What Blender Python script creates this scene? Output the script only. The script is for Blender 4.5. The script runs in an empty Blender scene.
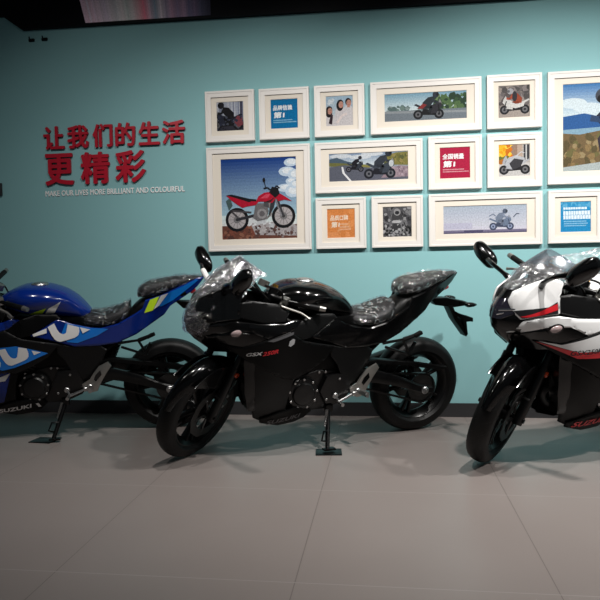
import bpy, bmesh, math, random
import numpy as np
from mathutils import Vector, Matrix
from math import radians as R, pi, sin, cos

random.seed(7)
SC = bpy.context.scene
COL = SC.collection

# ------------------------------------------------------------------ camera
FPX = 636.0
CAM = Vector((0.0, -4.571, 1.05))
yaw, pitch, roll = 0.1332012, 0.04484, -0.0191241
fw = Vector((-sin(yaw) * cos(pitch), cos(yaw) * cos(pitch), -sin(pitch)))
rt = fw.cross(Vector((0, 0, 1))).normalized()
up = rt.cross(fw)
r2 = cos(roll) * rt + sin(roll) * up
u2 = -sin(roll) * rt + cos(roll) * up
cd = bpy.data.cameras.new('camera')
cam = bpy.data.objects.new('camera', cd)
COL.objects.link(cam)
cam.matrix_world = Matrix(((r2.x, u2.x, -fw.x, CAM.x), (r2.y, u2.y, -fw.y, CAM.y), (r2.z, u2.z, -fw.z, CAM.z), (0, 0, 0, 1)))
cd.sensor_fit = 'HORIZONTAL'
cd.sensor_width = 36.0
cd.lens = FPX / 600.0 * 36.0
cd.clip_start = 0.05
SC.camera = cam

# ------------------------------------------------------------------ view, world, lights
SC.view_settings.view_transform = 'Standard'
SC.view_settings.look = 'None'
SC.view_settings.gamma = 1.0
SC.view_settings.exposure = 0.22
SC.view_settings.use_curve_mapping = False
wd = bpy.data.worlds.new('showroom_daylight')
SC.world = wd
wd.use_nodes = True
wd.node_tree.nodes['Background'].inputs[0].default_value = (0.80, 0.92, 1.0, 1)
wd.node_tree.nodes['Background'].inputs[1].default_value = 0.06


def spot_lamp(x, y, z, tx, ty, tz, watts, size=0.12, cone=110, col=(1.0, 0.97, 0.93)):
    ld = bpy.data.lights.new('ceiling_spot', 'SPOT')
    ld.energy = watts
    ld.shadow_soft_size = size
    ld.spot_size = R(cone)
    ld.spot_blend = 0.9
    ld.color = col
    o = bpy.data.objects.new('ceiling_spot', ld)
    o.location = (x, y, z)
    d = Vector((tx - x, ty - y, tz - z))
    o.rotation_euler = d.to_track_quat('-Z', 'Y').to_euler()
    COL.objects.link(o)


spot_lamp(1.0, -2.0, 3.35, 0.85, -0.5, 0.4, 325, .06)
spot_lamp(2.8, -2.0, 3.35, 2.2, -0.5, 0.4, 335, .06)
spot_lamp(-0.6, -2.0, 3.35, -0.6, -0.5, 0.3, 165, .06)
spot_lamp(-2.0, -2.15, 3.35, -1.7, -0.3, 0.4, 60, .06)
spot_lamp(1.8, -3.3, 3.35, 1.5, -2.6, 0.0, 45, .06)

# ------------------------------------------------------------------ materials


def mat(name, col, rough=0.5, metal=0.0, coat=0.0, spec=0.5, bump=None, var=None):
    m = bpy.data.materials.new(name)
    m.use_nodes = True
    nt = m.node_tree
    b = nt.nodes['Principled BSDF']
    b.inputs['Base Color'].default_value = (*col, 1)
    b.inputs['Roughness'].default_value = rough
    b.inputs['Metallic'].default_value = metal
    b.inputs['Coat Weight'].default_value = coat
    b.inputs['Coat Roughness'].default_value = 0.04
    b.inputs['Specular IOR Level'].default_value = spec
    if bump or var:
        tc = nt.nodes.new('ShaderNodeTexCoord')
        nz = nt.nodes.new('ShaderNodeTexNoise')
        sc = (bump or var)[0]
        nz.inputs['Scale'].default_value = sc
        nz.inputs['Detail'].default_value = 3
        nt.links.new(tc.outputs['Object'], nz.inputs['Vector'])
        if bump:
            bp = nt.nodes.new('ShaderNodeBump')
            bp.inputs['Strength'].default_value = bump[1]
            bp.inputs['Distance'].default_value = bump[2]
            nt.links.new(nz.outputs['Fac'], bp.inputs['Height'])
            nt.links.new(bp.outputs['Normal'], b.inputs['Normal'])
        if var:
            mx = nt.nodes.new('ShaderNodeMix')
            mx.data_type = 'RGBA'
            k = var[1]
            mx.inputs[6].default_value = (*[c * (1 - k) for c in col], 1)
            mx.inputs[7].default_value = (*[min(1, c * (1 + k)) for c in col], 1)
            nt.links.new(nz.outputs['Fac'], mx.inputs[0])
            nt.links.new(mx.outputs[2], b.inputs['Base Color'])
    return m


M = {}
M['wall'] = mat('teal_wall_paint', (0.222, 0.432, 0.450), 0.75, spec=0.25, var=(1.2, 0.03))
M['base'] = mat('dark_baseboard', (0.022, 0.022, 0.024), 0.45)
M['ceil'] = mat('black_ceiling_paint', (0.012, 0.012, 0.014), 0.7)
M['soffit'] = mat('black_glossy_soffit', (0.005, 0.006, 0.008), 0.5, spec=0.08)
M['gloss_black'] = mat('gloss_black_paint', (0.002, 0.002, 0.0022), 0.14, coat=0.0)
M['satin_black'] = mat('satin_black_plastic', (0.0012, 0.0012, 0.0013), 0.40, spec=0.16)
M['grey_plastic'] = mat('dark_grey_plastic', (0.0035, 0.0035, 0.0037), 0.38, spec=0.22)
M['rubber'] = mat('tyre_rubber', (0.0028, 0.0028, 0.003), 0.5, spec=0.22, bump=(90, 0.25, 0.002))
M['black_metal'] = mat('black_painted_metal', (0.0018, 0.0018, 0.002), 0.28, spec=0.3)
M['engine'] = mat('dark_engine_metal', (0.0025, 0.0025, 0.0027), 0.34, spec=0.4)
M['steel'] = mat('brushed_steel', (0.42, 0.42, 0.42), 0.34, metal=1.0)
M['alu'] = mat('cast_aluminium', (0.34, 0.33, 0.31), 0.38, metal=0.9)
M['disc'] = mat('brake_disc_steel', (0.07, 0.07, 0.07), 0.35, metal=1.0)
M['blue'] = mat('racing_blue_paint', (0.002, 0.018, 0.17), 0.16, coat=0.0)
M['sky_blue'] = mat('bright_blue_film', (0.006, 0.16, 0.58), 0.25)
M['white'] = mat('white_paint', (0.72, 0.72, 0.72), 0.28, coat=0.6)
M['white_decal'] = mat('white_lettering', (0.74, 0.73, 0.72), 0.4)
M['neon'] = mat('neon_yellow_lettering', (0.55, 0.80, 0.02), 0.4)
M['red'] = mat('red_film', (0.55, 0.012, 0.02), 0.35, coat=0.3)
M['dark_red'] = mat('dark_red_lettering', (0.42, 0.02, 0.03), 0.4)
M['silver_decal'] = mat('silver_lettering', (0.30, 0.30, 0.31), 0.4)
M['grey_line'] = mat('grey_highlight_and_lettering', (0.08, 0.08, 0.085), 0.35)  # grey of the painted edge highlight and of the belly lettering
M['black_decal'] = mat('black_lettering', (0.01, 0.01, 0.012), 0.4)
M['seat'] = mat('seat_vinyl', (0.005, 0.005, 0.0053), 0.6, bump=(120, 0.2, 0.001))
M['lens'] = mat('dark_headlight_glass', (0.012, 0.011, 0.018), 0.06, coat=1.0)
M['chrome'] = mat('chrome', (0.75, 0.75, 0.77), 0.08, metal=1.0)
M['clear_lens'] = mat('clear_indicator_lens', (0.36, 0.27, 0.27), 0.15, coat=1.0)
M['amber'] = mat('orange_reflector', (0.45, 0.05, 0.01), 0.2, coat=0.6)
M['gold'] = mat('gold_anodised_adjuster', (0.75, 0.42, 0.08), 0.3, metal=1.0)
M['frame_white'] = mat('white_frame_lacquer', (0.66, 0.63, 0.60), 0.4)
M['mat_board'] = mat('cream_mat_board', (0.63, 0.575, 0.50), 0.8)
M['sign_red'] = mat('red_acrylic', (0.40, 0.004, 0.020), 0.35)
M['sign_white'] = mat('white_vinyl', (0.78, 0.78, 0.78), 0.5)
M['yellow_tape'] = mat('yellow_edge_tape', (0.65, 0.48, 0.05), 0.4)


def film_mat(name, amount, tint=(0.9, 0.9, 0.92), scale=28, dist=0.02, diffuse=0.15, streak=0.0, rough=0.16):
    m = bpy.data.materials.new(name)
    m.use_nodes = True
    nt = m.node_tree
    nt.nodes.remove(nt.nodes['Principled BSDF'])
    out = nt.nodes['Material Output']
    tc = nt.nodes.new('ShaderNodeTexCoord')
    tr = nt.nodes.new('ShaderNodeBsdfTransparent')
    tr.inputs[0].default_value = (*tint, 1)
    gl = nt.nodes.new('ShaderNodeBsdfGlossy')
    gl.inputs['Color'].default_value = (1, 1, 1, 1)
    gl.inputs['Roughness'].default_value = rough
    df = nt.nodes.new('ShaderNodeBsdfDiffuse')
    df.inputs[0].default_value = (0.8, 0.8, 0.82, 1)
    mx1 = nt.nodes.new('ShaderNodeMixShader')
    mx1.inputs[0].default_value = diffuse
    mx2 = nt.nodes.new('ShaderNodeMixShader')
    mx2.inputs[0].default_value = amount
    nz = nt.nodes.new('ShaderNodeTexNoise')
    nz.inputs['Scale'].default_value = scale
    nz.inputs['Detail'].default_value = 4
    nz.inputs['Distortion'].default_value = 1.5
    bp = nt.nodes.new('ShaderNodeBump')
    bp.inputs['Strength'].default_value = 1.0
    bp.inputs['Distance'].default_value = dist
    nt.links.new(tc.outputs['Object'], nz.inputs['Vector'])
    nt.links.new(nz.outputs['Fac'], bp.inputs['Height'])
    nt.links.new(bp.outputs['Normal'], gl.inputs['Normal'])
    nt.links.new(gl.outputs[0], mx1.inputs[1])
    nt.links.new(df.outputs[0], mx1.inputs[2])
    if streak:
        n2 = nt.nodes.new('ShaderNodeTexNoise')
        n2.inputs['Scale'].default_value = scale * 1.3
        n2.inputs['Detail'].default_value = 3
        n2.inputs['Distortion'].default_value = 2.5
        nt.links.new(tc.outputs['Object'], n2.inputs['Vector'])
        mr = nt.nodes.new('ShaderNodeMapRange')
        mr.inputs['From Min'].default_value = 0.50
        mr.inputs['From Max'].default_value = 0.72
        mr.inputs['To Min'].default_value = amount
        mr.inputs['To Max'].default_value = streak
        nt.links.new(n2.outputs['Fac'], mr.inputs['Value'])
        nt.links.new(mr.outputs[0], mx2.inputs[0])
    nt.links.new(tr.outputs[0], mx2.inputs[1])
    nt.links.new(mx1.outputs[0], mx2.inputs[2])
    nt.links.new(mx2.outputs[0], out.inputs['Surface'])
    return m


M['film'] = film_mat('clear_plastic_film', 0.03, scale=13, dist=0.07, diffuse=0.16, streak=0.9, rough=0.07)  # white streaks and diffuse share stand in for glints on the wrinkles
M['screen_film'] = film_mat('clear_screen_film', 0.12, (0.96, 0.97, 0.98), 12, 0.04, 0.22, streak=0.60, rough=0.12)
M['nose_film'] = film_mat('hazy_lavender_film', 0.10, (0.92, 0.90, 0.96), 16, 0.05, 0.16, streak=0.55, rough=0.1)
M['hazy_screen_film'] = film_mat('hazy_clear_screen_film', 0.22, (0.95, 0.94, 0.98), 11, 0.04, 0.30, streak=0.70, rough=0.12)
M['screen'] = film_mat('smoked_screen', 0.16, (0.16, 0.15, 0.19), 6, 0.001, 0.1)
M['screen_light'] = film_mat('lightly_smoked_screen', 0.22, (0.42, 0.42, 0.47), 6, 0.001, 0.2)


def floor_mat():
    m = mat('grey_floor_tiles', (0.3, 0.28, 0.26), 0.36, spec=0.42)
    nt = m.node_tree
    b = nt.nodes['Principled BSDF']
    tc = nt.nodes.new('ShaderNodeTexCoord')
    sp = nt.nodes.new('ShaderNodeSeparateXYZ')
    nt.links.new(tc.outputs['Object'], sp.inputs[0])

    def line(sock, off, size, half):
        a = nt.nodes.new('ShaderNodeMath'); a.operation = 'SUBTRACT'; a.inputs[1].default_value = off
        nt.links.new(sock, a.inputs[0])
        c = nt.nodes.new('ShaderNodeMath'); c.operation = 'PINGPONG'; c.inputs[1].default_value = size / 2
        nt.links.new(a.outputs[0], c.inputs[0])
        d = nt.nodes.new('ShaderNodeMath'); d.operation = 'LESS_THAN'; d.inputs[1].default_value = half
        nt.links.new(c.outputs[0], d.inputs[0])
        return d.outputs[0]
    lx = line(sp.outputs[0], 0.545, 0.86, 0.0017)
    ly = line(sp.outputs[1], -1.58, 0.91, 0.0024)
    nz = nt.nodes.new('ShaderNodeTexNoise')
    nz.inputs['Scale'].default_value = 1.6
    nz.inputs['Detail'].default_value = 6
    nt.links.new(tc.outputs['Object'], nz.inputs['Vector'])
    base = nt.nodes.new('ShaderNodeMix'); base.data_type = 'RGBA'
    base.inputs[6].default_value = (0.190, 0.163, 0.153, 1)
    base.inputs[7].default_value = (0.222, 0.193, 0.182, 1)
    nt.links.new(nz.outputs['Fac'], base.inputs[0])
    m1 = nt.nodes.new('ShaderNodeMix'); m1.data_type = 'RGBA'
    m1.inputs[7].default_value = (0.125, 0.106, 0.099, 1)
    nt.links.new(lx, m1.inputs[0]); nt.links.new(base.outputs[2], m1.inputs[6])
    m2 = nt.nodes.new('ShaderNodeMix'); m2.data_type = 'RGBA'
    m2.inputs[7].default_value = (0.26, 0.235, 0.222, 1)  # row joints coloured pale, standing for the light they reflect
    nt.links.new(ly, m2.inputs[0]); nt.links.new(m1.outputs[2], m2.inputs[6])
    nt.links.new(m2.outputs[2], b.inputs['Base Color'])
    return m


M['floor'] = floor_mat()


def art_mat():
    m = mat('printed_paper', (1, 1, 1), 0.6, spec=0.08)
    nt = m.node_tree
    ca = nt.nodes.new('ShaderNodeVertexColor')
    ca.layer_name = 'ink'
    tc = nt.nodes.new('ShaderNodeTexCoord')
    nz = nt.nodes.new('ShaderNodeTexNoise')
    nz.inputs['Scale'].default_value = 110
    nz.inputs['Detail'].default_value = 4
    nt.links.new(tc.outputs['Object'], nz.inputs['Vector'])
    mr = nt.nodes.new('ShaderNodeMapRange')
    mr.inputs['From Min'].default_value = 0.3
    mr.inputs['From Max'].default_value = 0.7
    mr.inputs['To Min'].default_value = 0.78
    mr.inputs['To Max'].default_value = 1.15
    nt.links.new(nz.outputs['Fac'], mr.inputs['Value'])
    vm = nt.nodes.new('ShaderNodeVectorMath')
    vm.operation = 'SCALE'
    nt.links.new(ca.outputs['Color'], vm.inputs[0])
    nt.links.new(mr.outputs[0], vm.inputs['Scale'])
    nt.links.new(vm.outputs[0], nt.nodes['Principled BSDF'].inputs['Base Color'])
    return m


M['art'] = art_mat()

# ------------------------------------------------------------------ mesh helpers


def link(name, bm, m, parent=None, smooth=35):
    me = bpy.data.meshes.new(name)
    bmesh.ops.recalc_face_normals(bm, faces=bm.faces)
    bm.to_mesh(me)
    bm.free()
    for mm in (m if isinstance(m, (list, tuple)) else [m]):
        me.materials.append(mm)
    if smooth:
        for p in me.polygons:
            p.use_smooth = True
        me.set_sharp_from_angle(angle=R(smooth))
    o = bpy.data.objects.new(name, me)
    COL.objects.link(o)
    if parent:
        o.parent = parent
    return o


def tag(o, label=None, cat=None, group=None, kind=None):
    if label: o['label'] = label
    if cat: o['category'] = cat
    if group: o['group'] = group
    if kind: o['kind'] = kind
    return o


def empty(name, loc, rot=(0, 0, 0)):
    o = bpy.data.objects.new(name, None)
    o.location = loc
    o.rotation_euler = rot
    o.empty_display_size = 0.1
    COL.objects.link(o)
    return o


def box(bm, c, s, rot=None, bev=0.0):
    r = bmesh.ops.create_cube(bm, size=1.0)
    vs = r['verts']
    for v in vs:
        v.co = Vector((v.co.x * s[0], v.co.y * s[1], v.co.z * s[2]))
    if bev:
        es = list({e for v in vs for e in v.link_edges})
        g = bmesh.ops.bevel(bm, geom=es, offset=bev, segments=2, affect='EDGES', profile=0.6)
        vs = list({v for f in g['faces'] for v in f.verts} | {v for v in vs if v.is_valid})
    mt = Matrix.Translation(c)
    if rot is not None:
        mt = mt @ (rot if isinstance(rot, Matrix) else Matrix.Rotation(rot, 4, 'Y'))
    for v in vs:
        v.co = mt @ v.co
    return vs


def ring_strip(bm, rings, close=True, cap=True):
    vr = [[bm.verts.new(p) for p in r] for r in rings]
    n = len(vr[0])
    for a, b in zip(vr, vr[1:]):
        for i in range(n if close else n - 1):
            j = (i + 1) % n
            try:
                bm.faces.new((a[i], a[j], b[j], b[i]))
            except ValueError:
                pass
    if cap and close:
        for r in (vr[0], vr[-1]):
            try:
                bm.faces.new(r)
            except ValueError:
                pass
    return vr


def tube(bm, pts, rad, seg=10, cap=True):
    pts = [Vector(p) for p in pts]
    rads = rad if isinstance(rad, (list, tuple)) else [rad] * len(pts)
    rings = []
    prev = None
    for i, p in enumerate(pts):
        if i == 0: t = pts[1] - p
        elif i == len(pts) - 1: t = p - pts[i - 1]
        else: t = (pts[i + 1] - p).normalized() + (p - pts[i - 1]).normalized()
        t.normalize()
        if prev is None:
            a = Vector((0, 0, 1)) if abs(t.z) < 0.9 else Vector((1, 0, 0))
            n = t.cross(a).normalized()
        else:
            n = (prev - t * prev.dot(t)).normalized()
        prev = n
        b = t.cross(n)
        rings.append([p + (n * cos(2 * pi * k / seg) + b * sin(2 * pi * k / seg)) * rads[i] for k in range(seg)])
    ring_strip(bm, rings, True, cap)


def smooth_path(pts, n=5):
    pts = [Vector(p) for p in pts]
    out = []
    for i in range(len(pts) - 1):
        p0, p1, p2, p3 = pts[max(i - 1, 0)], pts[i], pts[i + 1], pts[min(i + 2, len(pts) - 1)]
        for k in range(n):
            t = k / n
            out.append(0.5 * (2 * p1 + (p2 - p0) * t + (2 * p0 - 5 * p1 + 4 * p2 - p3) * t * t + (3 * p1 - p0 - 3 * p2 + p3) * t ** 3))
    out.append(pts[-1])
    return out


def lathe_y(bm, c, prof, seg=40, closed=True):
    """profile of (radius, y) revolved around the y axis through c"""
    rings = []
    for k in range(seg):
        a = 2 * pi * k / seg
        rings.append([Vector((c[0] + r * cos(a), c[1] + y, c[2] + r * sin(a))) for r, y in prof])
    vr = [[bm.verts.new(p) for p in r] for r in rings]
    n = len(prof)
    for k in range(seg):
        a, b = vr[k], vr[(k + 1) % seg]
        for i in range(n if closed else n - 1):
            j = (i + 1) % n
            bm.faces.new((a[i], a[j], b[j], b[i]))


def disk_y(bm, c, r, y0, y1, seg=24, bev=0.004):
    prof = [(0.0005, y0), (r, y0), (r, y1 - bev * (1 if y1 > y0 else -1)), (r - bev, y1), (0.0005, y1)]
    lathe_y(bm, c, prof, seg)


def prism_y(bm, poly, y0, y1, bev=0.0):
    a = [bm.verts.new((x, y0, z)) for x, z in poly]
    b = [bm.verts.new((x, y1, z)) for x, z in poly]
    fs = [bm.faces.new(a), bm.faces.new(b)]
    n = len(poly)
    for i in range(n):
        fs.append(bm.faces.new((a[i], a[(i + 1) % n], b[(i + 1) % n], b[i])))
    if bev:
        es = list(fs[0].edges) + list(fs[1].edges)
        bmesh.ops.bevel(bm, geom=es, offset=bev, segments=2, affect='EDGES', profile=0.6)


def xform(bm, m):
    for v in bm.verts:
        v.co = m @ v.co


def interp(st, n):
    """Catmull-Rom through rows of numbers"""
    st = np.array(st, float)
    out = []
    for i in range(len(st) - 1):
        p0, p1, p2, p3 = st[max(i - 1, 0)], st[i], st[i + 1], st[min(i + 2, len(st) - 1)]
        for k in range(n):
            t = k / n
            out.append(0.5 * (2 * p1 + (p2 - p0) * t + (2 * p0 - 5 * p1 + 4 * p2 - p3) * t * t + (3 * p1 - p0 - 3 * p2 + p3) * t ** 3))
    out.append(st[-1])
    return out


def loft(bm, st, n=4, seg=24, ex=0.75, lo=0.0, grow=0.0):
    """stations (x, z_top, z_bottom, half_width) -> rounded closed body along x"""
    rings = []
    for x, zt, zb, w in interp(st, n):
        w = max(w, 0.004) + grow
        zt += grow; zb -= grow
        ring = []
        zm = zb + (zt - zb) * 0.45
        for k in range(seg):
            a = 2 * pi * k / seg
            cy, cz = cos(a), sin(a)
            y = w * math.copysign(abs(cy) ** ex, cy)
            z = zm + ((zt - zm) if cz > 0 else (zm - zb)) * math.copysign(abs(cz) ** ex, cz)
            if lo and cz < 0:
                y *= 1 - lo * abs(cz)
            ring.append((x, y, z))
        rings.append(ring)
    ring_strip(bm, rings)


# half width of the bodywork as a thin-plate spline through control points (x, z, y)
WC = np.array([
    (1.505, .77, .02), (1.49, .86, .045), (1.45, .94, .07), (1.45, .70, .06), (1.40, .80, .135), (1.40, .90, .120), (1.36, .64, .08), (1.35, 1.0, .10),
    (1.30, .80, .178), (1.30, .90, .160), (1.28, .72, .180), (1.26, 1.0, .145), (1.20, .80, .212), (1.20, .92, .188), (1.20, .66, .205),
    (1.18, .45, .205), (1.16, .30, .165), (1.13, .22, .12), (1.0, .92, .195), (1.0, .80, .232), (1.0, .70, .245), (1.0, .55, .235),
    (1.0, .40, .215), (1.0, .28, .18), (1.0, .19, .125), (.85, .86, .190), (.85, .75, .215), (.85, .60, .215), (.85, .40, .19), (.85, .27, .155),
    (.85, .20, .12), (.70, .85, .165), (.70, .75, .18), (.70, .60, .185), (.70, .40, .17), (.70, .25, .13), (.50, .80, .15), (.50, .70, .158),
    (.50, .55, .15), (.50, .40, .15), (.35, .77, .14), (.35, .64, .132), (.20, .85, .125), (.20, .70, .112), (.05, .94, .106), (.05, .82, .09),
    (-.10, 1.0, .078), (-.10, .92, .06), (-.20, 1.04, .045), (-.25, 1.05, .02), (-.16, .95, .04)])


def _tps():
    X = WC[:, :2]
    n = len(X)
    d2 = ((X[:, None] - X[None]) ** 2).sum(-1)
    K = np.where(d2 > 0, 0.5 * d2 * np.log(d2 + 1e-12), 0) + np.eye(n) * 1e-4
    P = np.c_[np.ones(n), X]
    A = np.block([[K, P], [P.T, np.zeros((3, 3))]])
    return np.linalg.solve(A, np.r_[WC[:, 2], 0, 0, 0])


WS = _tps()


def W(x, z):
    d2 = (WC[:, 0] - x) ** 2 + (WC[:, 1] - z) ** 2
    k = np.where(d2 > 0, 0.5 * d2 * np.log(d2 + 1e-12), 0)
    return max(0.012, float(k @ WS[:-3] + WS[-3] + WS[-2] * x + WS[-1] * z))


def cut_grid(bm, step):
    for ax in (0, 2):
        lo = min(v.co[ax] for v in bm.verts)
        hi = max(v.co[ax] for v in bm.verts)
        p = math.ceil(lo / step) * step
        while p < hi:
            no = [0, 0, 0]; no[ax] = 1
            co = [0, 0, 0]; co[ax] = p
            bmesh.ops.bisect_plane(bm, geom=bm.verts[:] + bm.edges[:] + bm.faces[:], plane_co=co, plane_no=no, dist=1e-5)
            p += step


def panel(poly, off=0.0, th=0.012, side=1, step=0.025, rnd=0.005, inset=0.007):
    """bodywork panel: an outline in (x, z) laid on the body surface, with thickness and rolled edges"""
    bm = bmesh.new()
    bm.faces.new([bm.verts.new((x, 0, z)) for x, z in poly])
    bmesh.ops.triangulate(bm, faces=bm.faces[:])
    cut_grid(bm, step)
    bmesh.ops.remove_doubles(bm, verts=bm.verts, dist=1e-4)
    edge = set()
    try:
        bmesh.ops.inset_region(bm, faces=bm.faces[:], thickness=inset, use_boundary=True, use_even_offset=False)
    except Exception:
        pass
    for v in bm.verts:
        if v.is_boundary:
            edge.add(v)
    for v in bm.verts:
        v.co.y = W(v.co.x, v.co.z) + off - (rnd if v in edge else 0)
    bmesh.ops.triangulate(bm, faces=[f for f in bm.faces if len(f.verts) > 4])
    g = bmesh.ops.extrude_face_region(bm, geom=bm.faces[:])
    for v in g['geom']:
        if isinstance(v, bmesh.types.BMVert):
            v.co.y -= th
    if side < 0:
        for v in bm.verts:
            v.co.y *= -1
    return bm


def decal_poly(bm, poly, off=0.0025, step=0.03):
    b2 = bmesh.new()
    b2.faces.new([b2.verts.new((x, 0, z)) for x, z in poly])
    bmesh.ops.triangulate(b2, faces=b2.faces[:])
    cut_grid(b2, step)
    for v in b2.verts:
        v.co.y = W(v.co.x, v.co.z) + off
    me = bpy.data.meshes.new('tmp')
    b2.to_mesh(me); b2.free()
    bm.from_mesh(me)
    bpy.data.meshes.remove(me)


def glyphs(text, bold=0.0):
    """text outline as (verts 2D, faces) in em units, x from 0"""
    cu = bpy.data.curves.new('tmp_text', 'FONT')
    cu.body = text
    cu.size = 1.0
    cu.resolution_u = 3
    o = bpy.data.objects.new('tmp_text', cu)
    COL.objects.link(o)
    bpy.context.view_layer.update()
    me = bpy.data.meshes.new_from_object(o.evaluated_get(bpy.context.evaluated_depsgraph_get()))
    vs = [(v.co.x, v.co.y) for v in me.vertices]
    fs = [tuple(p.vertices) for p in me.polygons]
    bpy.data.objects.remove(o)
    bpy.data.curves.remove(cu)
    bpy.data.meshes.remove(me)
    if bold:      # bolder: overlapping copies nudged outwards
        n, v0, f0 = len(vs), list(vs), list(fs)
        vs, fs = [], []
        for k in range(6):
            dx, dy = bold * cos(pi * k / 3), bold * sin(pi * k / 3)
            fs += [tuple(i + k * n for i in f) for f in f0]
            vs += [(a + dx, b + dy) for a, b in v0]
    return vs, fs


def fit_glyphs(text, bold=0.0):
    vs, fs = glyphs(text, bold)
    a = np.array(vs)
    lo, hi = a.min(0), a.max(0)
    n = len(vs) // 6 if bold else 0
    return [(*((v - lo) / (hi - lo)), (i // n if n else 0)) for i, v in enumerate(a)], fs


def decal_text(bm, text, p0, p1, h, off=0.003, bold=0.01, slant=0.0):
    """text on the left body side, from p0 (start of baseline) to p1 (end), height h; reads towards the tail"""
    vs, fs = fit_glyphs(text, bold)
    vv = []
    for u, t, k in vs:
        x = p0[0] + (p1[0] - p0[0]) * u - slant * t * h
        z = p0[1] + (p1[1] - p0[1]) * u + t * h
        vv.append(bm.verts.new((x, W(x, z) + off + k * .0002, z)))
    for f in fs:
        try:
            bm.faces.new([vv[i] for i in f])
        except ValueError:
            pass


# ------------------------------------------------------------------ the motorcycle
RAKE = R(25.6)
SA = Vector((-sin(RAKE), 0, cos(RAKE)))
SP = Vector((1.534, 0, 0))

TAIL = [(.83, .725), (.74, .775), (.68, .815), (.63, .80), (.60, .785), (.48, .752), (.42, .745), (.31, .77), (.20, .83), (.155, .86), (.135, .915),
        (.04, .94), (-.1, 1.0), (-.2, 1.043), (-.245, 1.045), (-.20, .985), (-.15, .945), (-.02, .865), (.02, .81), (.2, .69), (.32, .64), (.44, .63), (.58, .635), (.70, .68)]
SIDE = [(1.35, .70), (1.23, .688), (1.1, .735), (.97, .772), (.88, .712), (.78, .685), (.67, .66), (.70, .625), (.74, .58), (.83, .53), (.93, .49), (1.0, .508),
        (1.10, .56), (1.19, .608), (1.27, .655)]
LOWER = [(1.165, .60), (1.0, .512), (.93, .488), (.955, .40), (.965, .30), (.98, .21), (1.06, .205), (1.13, .24), (1.155, .31), (1.185, .43)]
BLADE = [(1.458, .733), (1.41, .80), (1.36, .82), (1.26, .834), (1.15, .82), (1.0, .815), (.93, .835), (.89, .825), (.95, .778), (1.10, .737), (1.13, .748), (1.09, .778),
         (1.19, .778), (1.29, .778), (1.40, .742)]
COWL = [(1.46, .90), (1.44, .945), (1.36, .985), (1.27, 1.02), (1.222, 1.005), (1.252, .93), (1.255, .842), (1.36, .826), (1.42, .808), (1.455, .85)]
INSET = [(1.25, .925), (1.17, .938), (1.03, .918), (.96, .87), (.99, .82), (1.15, .825), (1.252, .848)]
CHIN = [(1.45, .728), (1.40, .738), (1.29, .772), (1.19, .773), (1.09, .773), (1.125, .747), (1.1, .733), (1.2, .69), (1.26, .655), (1.36, .64), (1.44, .70)]
COVER = [(1.02, .768), (.9, .822), (.8, .852), (.68, .845), (.655, .82), (.70, .80), (.83, .728), (.89, .715), (.97, .765)]
KNEE = [(.69, .66), (.58, .640), (.44, .635), (.39, .60), (.42, .52), (.50, .43), (.57, .38), (.60, .45), (.64, .54), (.69, .60)]
BELLY = [(1.09, .208), (1.10, .24), (1.0, .285), (.90, .30), (.80, .285), (.78, .255), (.82, .215), (.88, .19), (.98, .18)]


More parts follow.
